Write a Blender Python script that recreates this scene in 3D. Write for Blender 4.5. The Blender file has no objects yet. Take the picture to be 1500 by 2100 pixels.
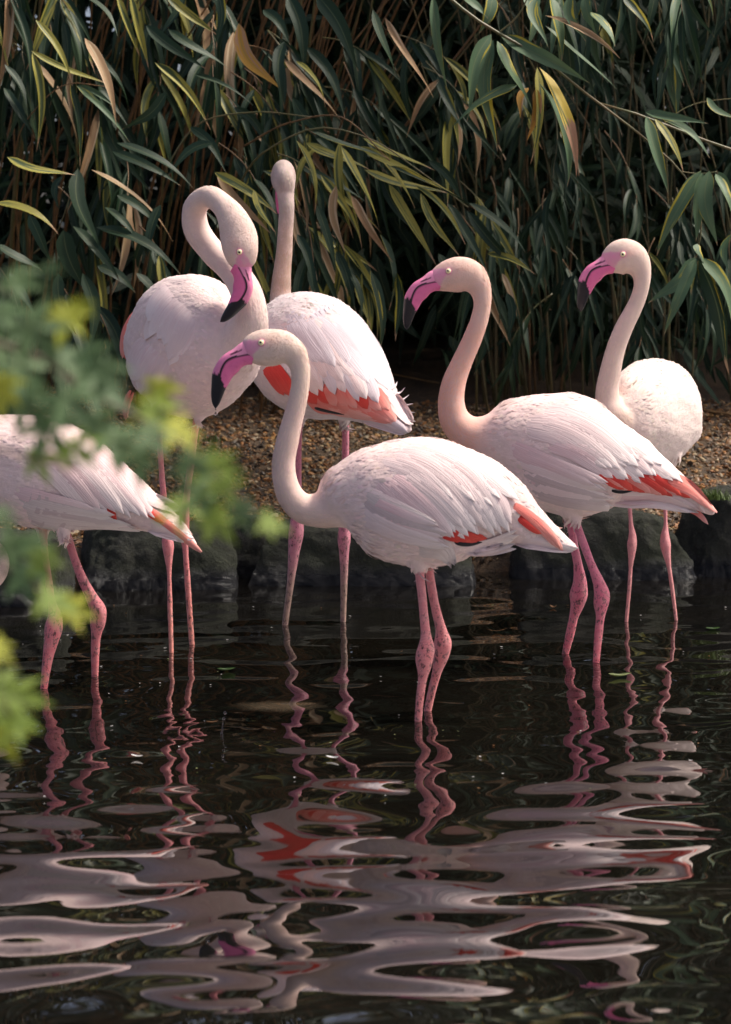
import bpy, bmesh, math, random
import numpy as np
from mathutils import Vector, Matrix, noise as mnoise
from mathutils.kdtree import KDTree
from mathutils.bvhtree import BVHTree

random.seed(7); rng = np.random.default_rng(7)
scene = bpy.context.scene
col = scene.collection
R = math.radians

# ------------------------------------------------------------------ camera
FPX, CX, CY, HOR, CAMZ = 4500.0, 750.0, 1050.0, 550.0, 1.02
PITCH = math.atan((CY - HOR) / FPX)
cam_d = bpy.data.cameras.new('camera'); cam = bpy.data.objects.new('camera', cam_d); col.objects.link(cam)
cam.location = (0, 0, CAMZ); cam.rotation_euler = (R(90) - PITCH, 0, 0)
cam_d.sensor_fit = 'VERTICAL'; cam_d.sensor_height = 36; cam_d.lens = 36 * FPX / 2100
cam_d.clip_start = 0.05; cam_d.clip_end = 400
cam_d.dof.use_dof = True; cam_d.dof.focus_distance = 5.7; cam_d.dof.aperture_fstop = 6.0; cam_d.dof.aperture_blades = 0
scene.camera = cam

# ------------------------------------------------------------------ world, sun, exposure
SUN = Vector((0.52, 0.10, 0.85)).normalized()
world = bpy.data.worlds.new('World'); scene.world = world; world.use_nodes = True
wn = world.node_tree.nodes; wn.clear()
sky = wn.new('ShaderNodeTexSky'); sky.sky_type = 'NISHITA'; sky.sun_disc = False
sky.sun_elevation = math.asin(SUN.z); sky.sun_rotation = math.atan2(SUN.x, SUN.y)
sky.air_density = 0.6; sky.dust_density = 6.0; sky.ozone_density = 0.4
bg = wn.new('ShaderNodeBackground'); bg.inputs[1].default_value = 0.13
wo = wn.new('ShaderNodeOutputWorld')
world.node_tree.links.new(sky.outputs[0], bg.inputs[0]); world.node_tree.links.new(bg.outputs[0], wo.inputs[0])
sd = bpy.data.lights.new('sun', 'SUN'); sd.energy = 2.8; sd.angle = R(10.0); sd.color = (1, 0.93, 0.83)
sun = bpy.data.objects.new('sun', sd); col.objects.link(sun)
sun.rotation_euler = SUN.to_track_quat('Z', 'Y').to_euler(); sun.location = (4, 4, 8)
scene.view_settings.view_transform = 'Standard'; scene.view_settings.look = 'None'
scene.view_settings.exposure = 0.64; scene.view_settings.gamma = 1.0

# ------------------------------------------------------------------ pixel helpers
_cp, _sp = math.cos(PITCH), math.sin(PITCH)
def ray(u, v):
    """direction (not normalised, y component free) of photo pixel (u, v)"""
    dx = (u - CX); dy = -(v - CY)
    return np.array([dx, FPX * _cp + dy * _sp, -FPX * _sp + dy * _cp])
def at(u, v, Y):
    d = ray(u, v); t = Y / d[1]
    return np.array([0, 0, CAMZ]) + d * t
def ground(u, v, z=0.0):
    d = ray(u, v); t = (z - CAMZ) / d[2]
    return np.array([0, 0, CAMZ]) + d * t
def px(Y):               # metres per photo pixel at depth Y
    return Y / FPX

# ------------------------------------------------------------------ mesh helpers
def mesh(name, verts, faces, smooth=True):
    me = bpy.data.meshes.new(name)
    me.from_pydata([tuple(map(float, v)) for v in verts], [], [tuple(map(int, f)) for f in faces])
    if smooth:
        me.polygons.foreach_set('use_smooth', [True] * len(me.polygons))
    me.update()
    return me
def link(name, me, mat=None, parent=None, **props):
    o = bpy.data.objects.new(name, me); col.objects.link(o)
    if mat is not None and me is not None and not me.materials: me.materials.append(mat)
    if parent is not None: o.parent = parent
    for k, v in props.items(): o[k] = v
    return o
def empty(name, loc, label, cat, group=None):
    o = bpy.data.objects.new(name, None); col.objects.link(o); o.location = tuple(map(float, loc))
    o.empty_display_size = 0.1
    o['label'] = label; o['category'] = cat
    if group: o['group'] = group
    return o
def color_attr(me, cols, name='Col'):
    a = me.color_attributes.new(name, 'FLOAT_COLOR', 'POINT')
    c = np.ones((len(me.vertices), 4), np.float32); c[:, :3] = cols
    a.data.foreach_set('color', c.ravel())
def float_attr(me, vals, name):
    a = me.attributes.new(name, 'FLOAT', 'POINT'); a.data.foreach_set('value', np.asarray(vals, np.float32))
def set_uv(me, uvs):      # per vertex uv
    l = me.uv_layers.new(name='UVMap')
    vi = np.empty(len(me.loops), np.int32); me.loops.foreach_get('vertex_index', vi)
    l.data.foreach_set('uv', np.asarray(uvs, np.float32)[vi].ravel())
def spline(P, M):
    """smooth resampling of rows of P (N x k) to M rows, chord parametrised Hermite"""
    P = np.asarray(P, float); n = len(P)
    d = np.maximum(np.linalg.norm(np.diff(P[:, :3], axis=0), axis=1), 1e-6); t = np.concatenate([[0], np.cumsum(d)])
    m = np.zeros_like(P)
    for i in range(n):
        if i == 0: m[i] = (P[1] - P[0]) / d[0]
        elif i == n - 1: m[i] = (P[-1] - P[-2]) / d[-1]
        else:
            a = (P[i] - P[i - 1]) / d[i - 1]; b = (P[i + 1] - P[i]) / d[i]
            m[i] = (a * d[i] + b * d[i - 1]) / (d[i] + d[i - 1])
    ts = np.linspace(0, t[-1], M); idx = np.clip(np.searchsorted(t, ts, side='right') - 1, 0, n - 2)
    h = (t[idx + 1] - t[idx]); x = ((ts - t[idx]) / h)[:, None]; h = h[:, None]
    return ((2*x**3 - 3*x**2 + 1) * P[idx] + (x**3 - 2*x**2 + x) * h * m[idx] + (-2*x**3 + 3*x**2) * P[idx + 1] + (x**3 - x**2) * h * m[idx + 1])
def loft(C, a, b, lat_hint, K=24, cap=True):
    """closed tube around centres C with half-height a and half-width b; returns verts, faces"""
    C = np.asarray(C, float); n = len(C); T = np.gradient(C, axis=0)
    T /= np.maximum(np.linalg.norm(T, axis=1, keepdims=True), 1e-9)
    lat = np.asarray(lat_hint, float)
    if lat.ndim == 1: lat = np.repeat(lat[None], n, 0)
    L = lat - (lat * T).sum(1, keepdims=True) * T
    L /= np.maximum(np.linalg.norm(L, axis=1, keepdims=True), 1e-9)
    U = np.cross(L, T)
    ph = np.linspace(0, 2 * np.pi, K, endpoint=False)
    a = np.asarray(a)[:, None, None]; b = np.asarray(b)[:, None, None]
    V = C[:, None] + a * U[:, None] * np.cos(ph)[None, :, None] + b * L[:, None] * np.sin(ph)[None, :, None]
    V = V.reshape(-1, 3); F = []
    for i in range(n - 1):
        for k in range(K):
            k2 = (k + 1) % K
            F.append((i * K + k, i * K + k2, (i + 1) * K + k2, (i + 1) * K + k))
    if cap:
        V = np.vstack([V, C[0] - T[0] * a[0, 0, 0] * .6, C[-1] + T[-1] * a[-1, 0, 0] * .6])
        s, e = n * K, n * K + 1
        for k in range(K):
            k2 = (k + 1) % K
            F.append((s, k2, k)); F.append((e, (n - 1) * K + k, (n - 1) * K + k2))
    return V, F
def tube(path, radii, K=8):
    P = np.asarray(path, float)
    d = P[-1] - P[0]; h = np.array([0.3, 1, 0.1]) if abs(d[1]) < 0.8 * np.linalg.norm(d) else np.array([1, 0, 0.1])
    return loft(P, np.asarray(radii, float), np.asarray(radii, float), h, K)
def fbm(P, scale, octv=3, seed=0.0):
    return np.array([mnoise.fractal(Vector((float(p[0]) * scale + seed, float(p[1]) * scale + seed * 1.7, float(p[2]) * scale - seed)), 1.0, 2.0, octv) for p in P])

# ------------------------------------------------------------------ materials
class NT:
    def __init__(s, name):
        s.m = bpy.data.materials.new(name); s.m.use_nodes = True; s.t = s.m.node_tree
        s.p = s.t.nodes['Principled BSDF']; s.out = s.t.nodes['Material Output']
    def n(s, typ, **kw):
        nd = s.t.nodes.new('ShaderNode' + typ)
        for k, v in kw.items():
            if isinstance(v, (int, float, tuple, list)) and k in nd.inputs: nd.inputs[k].default_value = v
            else: setattr(nd, k, v)
        return nd
    def l(s, a, b): s.t.links.new(a, b); return s
    def mix(s, f, a, b, blend='MIX'):
        nd = s.t.nodes.new('ShaderNodeMix'); nd.data_type = 'RGBA'; nd.blend_type = blend
        for sock, v in ((nd.inputs[0], f), (nd.inputs[6], a), (nd.inputs[7], b)):
            if hasattr(v, 'is_linked'): s.l(v, sock)
            elif isinstance(v, (int, float)): sock.default_value = v
            else: sock.default_value = (*v, 1) if len(v) == 3 else v
        return nd.outputs[2]
    def ramp(s, f, stops, interp='LINEAR'):
        nd = s.t.nodes.new('ShaderNodeValToRGB'); e = nd.color_ramp.elements; nd.color_ramp.interpolation = interp
        while len(e) < len(stops): e.new(0.5)
        for el, (p, c) in zip(e, stops):
            el.position = p; el.color = (c, c, c, 1) if isinstance(c, (int, float)) else (*c, 1)
        s.l(f, nd.inputs[0]); return nd.outputs[0]
    def noise(s, vec, scale, detail=3, rough=0.55, dist=0.0):
        nd = s.n('TexNoise', Scale=scale, Detail=detail, Roughness=rough, Distortion=dist)
        if vec is not None: s.l(vec, nd.inputs['Vector'])
        return nd.outputs[0]
    def mapping(s, vec, scale=(1, 1, 1), rot=(0, 0, 0)):
        nd = s.n('Mapping'); nd.inputs['Scale'].default_value = scale; nd.inputs['Rotation'].default_value = rot
        s.l(vec, nd.inputs['Vector']); return nd.outputs[0]
    def math(s, op, a, b=None):
        nd = s.n('Math', operation=op)
        for i, v in enumerate((a, b)):
            if v is None: continue
            if hasattr(v, 'is_linked'): s.l(v, nd.inputs[i])
            else: nd.inputs[i].default_value = v
        return nd.outputs[0]
    def attr(s, name): return s.n('Attribute', attribute_name=name)
    def bump(s, h, strength, dist, normal=None):
        nd = s.n('Bump', Strength=strength, Distance=dist); s.l(h, nd.inputs['Height'])
        if normal is not None: s.l(normal, nd.inputs['Normal'])
        return nd.outputs[0]
    def geo(s): return s.n('NewGeometry').outputs['Position']
    def obj(s): return s.n('TexCoord').outputs['Object']
    def uv(s): return s.n('TexCoord').outputs['UV']

def mat_plumage(name, axis_rot, mud=0.45, scal=0.5):
    """feathered skin of a whole bird: colours come from the Col attribute, leg = scaled skin"""
    s = NT(name); P = s.obj()
    c = s.attr('Col').outputs['Color']; leg = s.attr('leg').outputs['Fac']; neck = s.attr('neck').outputs['Fac']
    mp_ = s.n('Mapping', vector_type='TEXTURE'); mp_.inputs['Rotation'].default_value = axis_rot; mp_.inputs['Scale'].default_value = (1 / 14, 1 / 60, 1 / 60); s.l(P, mp_.inputs['Vector']); st = mp_.outputs[0]
    m2_ = s.n('Mapping', vector_type='TEXTURE'); m2_.inputs['Rotation'].default_value = axis_rot; m2_.inputs['Scale'].default_value = (1 / 17, 1 / 34, 1 / 34); s.l(P, m2_.inputs['Vector'])
    dv = s.n('VectorMath', operation='ADD'); s.l(m2_.outputs[0], dv.inputs[0]); nz_ = s.n('TexNoise', Scale=1.5, Detail=3.0); s.l(m2_.outputs[0], nz_.inputs['Vector']); s.l(nz_.outputs['Color'], dv.inputs[1])
    vo = s.n('TexVoronoi', feature='SMOOTH_F1', Scale=1.0, Smoothness=0.35); s.l(dv.outputs[0], vo.inputs['Vector'])
    n1 = s.noise(st, 1.0, 4, 0.6); n2 = s.noise(P, 55, 3); n3 = s.noise(P, 210, 4, 0.65)
    c1 = s.mix(s.math('MULTIPLY', s.ramp(n2, [(0.40, 0), (0.75, 1)]), s.math('SUBTRACT', 0.40, s.math('MULTIPLY', leg, 0.4))), c, (0.60, 0.45, 0.40))
    c1 = s.mix(s.math('MULTIPLY', s.ramp(n1, [(0.35, 1), (0.62, 0)]), s.math('SUBTRACT', 0.22, s.math('MULTIPLY', leg, 0.22))), c1, (0.74, 0.50, 0.52))
    # mud speckles on the legs
    mn = s.noise(s.mapping(P, (1, 1, 0.6)), 110, 5, 0.8)
    mudf = s.math('MULTIPLY', s.math('MULTIPLY', s.ramp(mn, [(0.545, 0), (0.575, 1)]), leg), mud * 2.4)
    low = s.attr('low').outputs['Fac']
    mudf = s.math('MINIMUM', s.math('MULTIPLY', mudf, s.math('ADD', 0.25, s.math('MULTIPLY', low, 1.3))), 0.92)
    c2 = s.mix(mudf, c1, (0.035, 0.016, 0.014))
    leg2 = s.math('MULTIPLY', leg, s.ramp(s.noise(P, 60, 3), [(0.35, 0.0), (0.7, 0.55)]))
    c2 = s.mix(s.math('MULTIPLY', leg2, 0.5), c2, (0.78, 0.42, 0.40))
    s.l(c2, s.p.inputs['Base Color'])
    s.l(s.math('SUBTRACT', 0.85, s.math('MULTIPLY', leg, 0.38)), s.p.inputs['Roughness'])
    s.p.inputs['Specular IOR Level'].default_value = 0.25
    s.p.inputs['Sheen Weight'].default_value = 0.12; s.p.inputs['Sheen Roughness'].default_value = 0.6
    wv = s.n('TexWave', wave_type='BANDS', bands_direction='Z', Scale=95.0, Distortion=2.0, Detail=2.0); s.l(P, wv.inputs['Vector'])
    h = s.math('ADD', s.math('MULTIPLY', s.math('MULTIPLY', n1, 1.0), s.math('SUBTRACT', 1.0, s.math('MAXIMUM', leg, neck))), s.math('MULTIPLY', n3, 0.25))
    h = s.math('ADD', h, s.math('MULTIPLY', s.math('MULTIPLY', wv.outputs['Fac'], leg), 0.35))
    h = s.math('SUBTRACT', h, s.math('MULTIPLY', s.math('MULTIPLY', vo.outputs['Distance'], scal), s.math('SUBTRACT', 1.0, s.math('MAXIMUM', leg, neck))))
    s.l(s.bump(h, 0.6, 0.005), s.p.inputs['Normal'])
    return s.m
def mat_feather(name, base, base2, tip=None, rough=0.8):
    s = NT(name); uv = s.uv(); oi = s.n('ObjectInfo').outputs['Random']
    sep = s.n('SeparateXYZ'); s.l(uv, sep.inputs[0])
    cmb = s.n('CombineXYZ'); s.l(s.math('MULTIPLY', sep.outputs[0], 2.5), cmb.inputs[0]); s.l(s.math('MULTIPLY', sep.outputs[1], 14), cmb.inputs[1]); s.l(s.math('MULTIPLY', oi, 40), cmb.inputs[2])
    bar = s.noise(cmb.outputs[0], 1.0, 3, 0.6)
    c = s.mix(s.ramp(bar, [(0.3, 0), (0.7, 1)]), base, base2)
    if tip: c = s.mix(s.ramp(sep.outputs[0], [(0.45, 0), (0.95, 1)]), c, tip)
    c = s.mix(s.math('MULTIPLY', oi, 0.6), c, [base[0] * 0.84, base[1] * 0.80, base[2] * 0.80])
    s.l(c, s.p.inputs['Base Color']); s.p.inputs['Roughness'].default_value = rough
    s.p.inputs['Specular IOR Level'].default_value = 0.25; s.p.inputs['Sheen Weight'].default_value = 0.1
    s.l(s.bump(bar, 0.5, 0.0025), s.p.inputs['Normal'])
    return s.m
def mat_bill():
    s = NT('bill_keratin'); P = s.obj(); c = s.attr('Col').outputs['Color']
    n = s.noise(P, 90, 4)
    c = s.mix(s.math('MULTIPLY', s.ramp(n, [(0.5, 0), (0.75, 1)]), 0.25), c, (0.6, 0.25, 0.35), 'MULTIPLY')
    s.l(c, s.p.inputs['Base Color']); s.p.inputs['Roughness'].default_value = 0.38
    s.l(s.bump(s.noise(P, 300, 3), 0.25, 0.001), s.p.inputs['Normal']); return s.m
def mat_plain(name, c, rough=0.5, spec=0.5, noise_scale=None, c2=None, bump=0.0):
    s = NT(name); s.p.inputs['Roughness'].default_value = rough; s.p.inputs['Specular IOR Level'].default_value = spec
    if noise_scale:
        n = s.noise(s.obj(), noise_scale, 4)
        s.l(s.mix(s.ramp(n, [(0.35, 0), (0.65, 1)]), c, c2 or [x * .6 for x in c]), s.p.inputs['Base Color'])
        if bump: s.l(s.bump(n, 0.6, bump), s.p.inputs['Normal'])
    else: s.p.inputs['Base Color'].default_value = (*c, 1)
    return s.m
def mat_leaf(name, green, green2, stripe=0.0, stripe_col=(0.42, 0.34, 0.03), tip=0.0, tip_col=(0.38, 0.23, 0.13), rough=0.5, dead=False, transl=0.12):
    s = NT(name); uv = s.uv(); oi = s.n('ObjectInfo').outputs['Random']; sep = s.n('SeparateXYZ'); s.l(uv, sep.inputs[0])
    u, v = sep.outputs[0], sep.outputs[1]
    cmb = s.n('CombineXYZ'); s.l(s.math('MULTIPLY', u, 1.3), cmb.inputs[0]); s.l(s.math('MULTIPLY', v, 3.6), cmb.inputs[1]); s.l(s.math('MULTIPLY', oi, 57), cmb.inputs[2])
    band = s.noise(cmb.outputs[0], 1.0, 2, 0.5)
    cm2 = s.n('CombineXYZ'); s.l(s.math('MULTIPLY', u, 6), cm2.inputs[0]); s.l(s.math('MULTIPLY', v, 40), cm2.inputs[1]); s.l(s.math('MULTIPLY', oi, 31), cm2.inputs[2])
    fine = s.noise(cm2.outputs[0], 1.0, 3, 0.6)
    c = s.mix(s.math('ADD', s.math('MULTIPLY', oi, 0.7), s.math('MULTIPLY', fine, 0.3)), green, green2)
    if stripe > 0:
        edge = s.math('ABSOLUTE', s.math('SUBTRACT', v, 0.5))
        f = s.math('ADD', band, s.math('MULTIPLY', edge, 0.35))
        f = s.math('ADD', f, s.math('MULTIPLY', s.math('SUBTRACT', fine, 0.5), 0.22))
        t0 = 0.78 - 0.32 * stripe
        c = s.mix(s.ramp(f, [(t0, 0), (t0 + 0.05, 1)]), c, stripe_col)
    if tip > 0:
        f = s.math('ADD', u, s.math('MULTIPLY', s.math('SUBTRACT', band, 0.5), 0.35))
        c = s.mix(s.ramp(f, [(1 - tip, 0), (1 - tip + 0.03, 1)]), c, tip_col)
    mid = s.ramp(s.math('ABSOLUTE', s.math('SUBTRACT', v, 0.5)), [(0.015, 0.45), (0.05, 0)])
    c = s.mix(mid, c, (0.16, 0.19, 0.08))
    sp = s.ramp(s.noise(s.obj(), 25, 4, 0.7), [(0.66, 0), (0.72, 0.6)])
    c = s.mix(s.math('MULTIPLY', sp, 0.5), c, (0.10, 0.07, 0.03))
    s.l(c, s.p.inputs['Base Color']); s.p.inputs['Roughness'].default_value = rough; s.p.inputs['Specular IOR Level'].default_value = 0.32
    s.l(s.bump(fine, 0.35, 0.0015), s.p.inputs['Normal'])
    if transl > 0:
        tr = s.n('BsdfTranslucent'); s.l(c, tr.inputs[0]); ms = s.n('MixShader'); ms.inputs[0].default_value = transl
        s.l(s.p.outputs[0], ms.inputs[1]); s.l(tr.outputs[0], ms.inputs[2]); s.l(ms.outputs[0], s.out.inputs[0])
    return s.m

M = {}
M['white'] = mat_feather('white_feather', (0.87, 0.705, 0.675), (0.78, 0.55, 0.54), (0.89, 0.77, 0.74))
M['pinkish'] = mat_feather('blush_feather', (0.82, 0.61, 0.60), (0.74, 0.46, 0.47), (0.85, 0.69, 0.67))
M['lilac'] = mat_feather('lilac_feather', (0.72, 0.63, 0.66), (0.58, 0.49, 0.51), (0.80, 0.73, 0.75))
M['red'] = mat_feather('red_feather', (0.75, 0.07, 0.05), (0.58, 0.025, 0.03), (0.78, 0.10, 0.07))
M['coral'] = mat_feather('coral_feather', (0.84, 0.26, 0.21), (0.76, 0.16, 0.14), (0.86, 0.42, 0.36))
M['pale_coral'] = mat_feather('pale_coral_feather', (0.84, 0.42, 0.36), (0.80, 0.30, 0.25), (0.86, 0.55, 0.50))
M['black'] = mat_feather('black_feather', (0.012, 0.011, 0.014), (0.02, 0.018, 0.02))
M['beige'] = mat_feather('beige_feather', (0.76, 0.63, 0.60), (0.62, 0.48, 0.45), (0.80, 0.69, 0.66))
M['dusk'] = mat_feather('dusky_plume', (0.64, 0.50, 0.49), (0.54, 0.40, 0.39), (0.72, 0.60, 0.58))
_s = NT('contour_feather'); _s.l(_s.attr('Col').outputs['Color'], _s.p.inputs['Base Color']); _s.p.inputs['Roughness'].default_value = 0.85; _s.p.inputs['Specular IOR Level'].default_value = 0.2; _s.p.inputs['Sheen Weight'].default_value = 0.1
M['contour'] = _s.m
M['bill'] = mat_bill()
M['iris'] = mat_plain('iris', (0.85, 0.78, 0.46), 0.12, 0.5)
M['pupil'] = mat_plain('pupil', (0.004, 0.004, 0.004), 0.05, 0.6)
M['rim'] = mat_plain('eye_rim', (0.72, 0.25, 0.36), 0.5, 0.3)

# ------------------------------------------------------------------ ground
BANK0 = 7.0
def bank_h(x, y):
    x = np.asarray(x, float); y = np.asarray(y, float)
    shore = np.interp(x, [-3, -1.1, -0.7, -0.35, 0.3, 3], [6.65, 6.85, 7.12, 7.22, 7.30, 7.30])
    d = y - shore
    far = np.interp(d, [-0.6, -0.05, 0.10, 0.35, 1.2, 2.2, 4.0, 12, 60], [-0.30, -0.20, 0.10, 0.15, 0.32, 0.50, 0.72, 1.0, 1.6])
    near = np.interp(y, [-40, 0.5, 1.2, 1.9], [0.35, 0.2, 0.06, -0.30])
    side = np.interp(np.abs(x), [5, 6.2, 40], [-0.3, 0.2, 0.6])
    return np.maximum(np.maximum(far, near), side)
xs = np.concatenate([np.linspace(-60, -3.2, 16), np.arange(-3, 3.01, 0.07), np.linspace(3.2, 60, 16)])
ys = np.concatenate([np.linspace(-20, 1.0, 10), np.arange(1.2, 6.4, 0.25), np.arange(6.4, 10.5, 0.05), np.linspace(10.8, 70, 16)])
X, Y = np.meshgrid(xs, ys); Z = bank_h(X, Y)
nz = fbm(np.stack([X.ravel(), Y.ravel(), Z.ravel()], 1), 3.5, 4, 3.1).reshape(X.shape)
Z = Z + np.where(Y > 6.9, 0.018 * nz, 0.01 * nz)
nx, ny = len(xs), len(ys)
F = [(j * nx + i, j * nx + i + 1, (j + 1) * nx + i + 1, (j + 1) * nx + i) for j in range(ny - 1) for i in range(nx - 1)]
s = NT('soil'); P = s.geo()
n1 = s.noise(P, 9, 5, 0.65); n2 = s.noise(P, 60, 4, 0.7)
c = s.mix(s.ramp(n1, [(0.35, 0), (0.65, 1)]), (0.035, 0.022, 0.014), (0.075, 0.045, 0.022))
c = s.mix(s.ramp(n2, [(0.5, 0), (0.7, 0.8)]), c, (0.16, 0.09, 0.04))
s.l(c, s.p.inputs['Base Color']); s.p.inputs['Roughness'].default_value = 0.85
s.l(s.bump(n2, 0.8, 0.012), s.p.inputs['Normal'])
ground_o = link('ground', mesh('ground', np.stack([X.ravel(), Y.ravel(), Z.ravel()], 1), F), s.m, kind='structure')
gb = BVHTree.FromPolygons([Vector(v) for v in np.stack([X.ravel(), Y.ravel(), Z.ravel()], 1)], F)
def gz(x, y):
    h = gb.ray_cast(Vector((x, y, 20)), Vector((0, 0, -1)))
    return h[0].z if h[0] else 0.0

# ------------------------------------------------------------------ water
xs = np.concatenate([np.linspace(-6.0, -1.75, 40), np.arange(-1.7, 1.701, 0.0135), np.linspace(1.75, 6.0, 40)])
ys = np.concatenate([np.linspace(1.0, 2.2, 30), np.arange(2.22, 7.42, 0.0125)])
X, Y = np.meshgrid(xs, ys); H = np.zeros_like(X)
wr = np.random.default_rng(21)
far_t = np.clip((Y - 3.0) / 3.6, 0, 1)
for i in range(46):
    lam = 0.10 * (4.5 ** wr.random()); th = wr.normal(0, 0.55) + math.pi / 2 + 0.12
    k = 2 * math.pi / lam; sl = 0.0098 * (lam / 0.3) ** 0.12
    ph = wr.random() * 6.28
    H += sl / k * np.sin(k * (np.cos(th) * X + np.sin(th) * Y) + ph + 0.7 * np.sin(2.1 * X + i)) * (1.0 - 0.52 * far_t)
left = 1 / (1 + np.exp((X + 0.25) / 0.12)) * np.exp(-((Y - 4.1) / 0.7) ** 2)
for i in range(22):
    lam = 0.075 * (2.0 ** wr.random()); th = wr.normal(0, 0.3) + math.pi / 2; k = 2 * math.pi / lam
    H += 0.0034 / k * np.sin(k * (np.cos(th) * X + np.sin(th) * Y) + wr.random() * 6.28) * (0.12 + left)
patch = 0.5 + 0.5 * np.sin(1.9 * X + 2.2 * np.sin(1.3 * Y)) * np.sin(1.6 * Y + 1.1 * X + 0.8)
for i in range(26):
    lam = 0.045 * (2.4 ** wr.random()); th = wr.random() * 6.28; k = 2 * math.pi / lam
    H += 0.0016 / k * np.sin(k * (np.cos(th) * X + np.sin(th) * Y) + wr.random() * 6.28) * (0.25 + 0.75 * patch) * (0.4 + 0.6 * far_t)
WATER_CONTACT = [(858, 1480), (877, 1459), (1223, 1358), (1160, 1340), (1285, 1275), (1387, 1271), (352, 1339), (394, 1322), (585, 1280), (704, 1275), (90, 1413), (195, 1388)]
for (u, v) in WATER_CONTACT:
    g = ground(u, v); r = np.hypot(X - g[0], Y - g[1])
    H += 0.0005 * np.cos(2 * math.pi * r / 0.055) * np.exp(-r / 0.09)
for (u, v, A) in ((458, 1500, 0.0009), (375, 1480, 0.0006)):
    g = ground(u, v); r = np.hypot(X - g[0], Y - g[1])
    H += A * np.cos(2 * math.pi * r / 0.05 + 0.5) * np.exp(-((r - 0.09) / 0.07) ** 2)
nx, ny = len(xs), len(ys)
idx = np.arange(nx * ny).reshape(ny, nx)
F = np.stack([idx[:-1, :-1], idx[:-1, 1:], idx[1:, 1:], idx[1:, :-1]], -1).reshape(-1, 4)
wm = bpy.data.meshes.new('water'); V = np.stack([X.ravel(), Y.ravel(), H.ravel()], 1)
wm.vertices.add(len(V)); wm.vertices.foreach_set('co', V.astype(np.float32).ravel())
wm.loops.add(F.size); wm.loops.foreach_set('vertex_index', F.astype(np.int32).ravel())
wm.polygons.add(len(F)); wm.polygons.foreach_set('loop_start', np.arange(0, F.size, 4, dtype=np.int32))
wm.polygons.foreach_set('use_smooth', np.ones(len(F), bool)); wm.update(calc_edges=True)
s = NT('pond_water'); P = s.geo()
n1 = s.noise(P, 1.6, 4, 0.6); n2 = s.noise(P, 140, 2)
c = s.mix(s.ramp(n1, [(0.4, 0), (0.7, 1)]), (0.0035, 0.003, 0.0024), (0.006, 0.005, 0.0035))
# cloud of stirred-up mud just below the surface
g = ground(572, 1448)
off = s.n('Mapping', vector_type='TEXTURE'); off.inputs['Location'].default_value = tuple(g); off.inputs['Scale'].default_value = (0.115, 0.085, 1); s.l(P, off.inputs['Vector'])
ln = s.n('VectorMath', operation='LENGTH'); s.l(off.outputs[0], ln.inputs[0])
mudf = s.math('ADD', ln.outputs['Value'], s.math('MULTIPLY', s.math('SUBTRACT', s.noise(P, 14, 4), 0.5), 0.9))
c = s.mix(s.ramp(mudf, [(0.25, 0.75), (1.0, 0)]), c, (0.085, 0.064, 0.042))
s.l(c, s.p.inputs['Base Color']); s.p.inputs['Roughness'].default_value = 0.015; s.p.inputs['IOR'].default_value = 2.75
water_o = link('water', wm, s.m, kind='structure')

# ------------------------------------------------------------------ flamingos
U_ = [(28, 3), (37.3, 1.3), (58, -13.5), (80, -28), (93, -45), (99, -58), (102.3, -88), (103, -110), (99, -128), (94.5, -134)]
M_ = [(13, -23), (24.3, -24), (42.5, -27), (60, -31.7), (70, -37.7), (78, -50), (81.5, -60), (85, -83), (88, -103), (92, -126), (94, -134)]
L_ = [(20, -45), (30.3, -46), (39, -50), (48, -60), (58, -69), (67, -84), (73, -94), (81.5, -114), (88.4, -128), (93.5, -134)]
FACE = [(42, 3.5), (20, 6), (6, 5), (3, -4), (4.5, -10), (15, -26), (20, -36), (30.3, -48), (60, -60), (60, 5)]
def in_poly(p, poly):
    x, y = p[:, 0], p[:, 1]; r = np.zeros(len(p), bool); n = len(poly)
    for i in range(n):
        (x1, y1), (x2, y2) = poly[i], poly[(i + 1) % n]
        c = ((y1 > y) != (y2 > y)) & (x < (x2 - x1) * (y - y1) / (y2 - y1 + 1e-12) + x1); r ^= c
    return r
PINK = np.array([0.80, 0.16, 0.36]); PINK2 = np.array([0.82, 0.30, 0.46])

def laplace(V, E, it, w):
    n = len(V); deg = np.bincount(E.ravel(), minlength=n).astype(float)[:, None]
    for _ in range(it):
        acc = np.zeros_like(V)
        for k in range(V.shape[1]):
            acc[:, k] = np.bincount(E[:, 0], V[E[:, 1], k], n) + np.bincount(E[:, 1], V[E[:, 0], k], n)
        V = V + (acc / np.maximum(deg, 1) - V) * w
    return V

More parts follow.
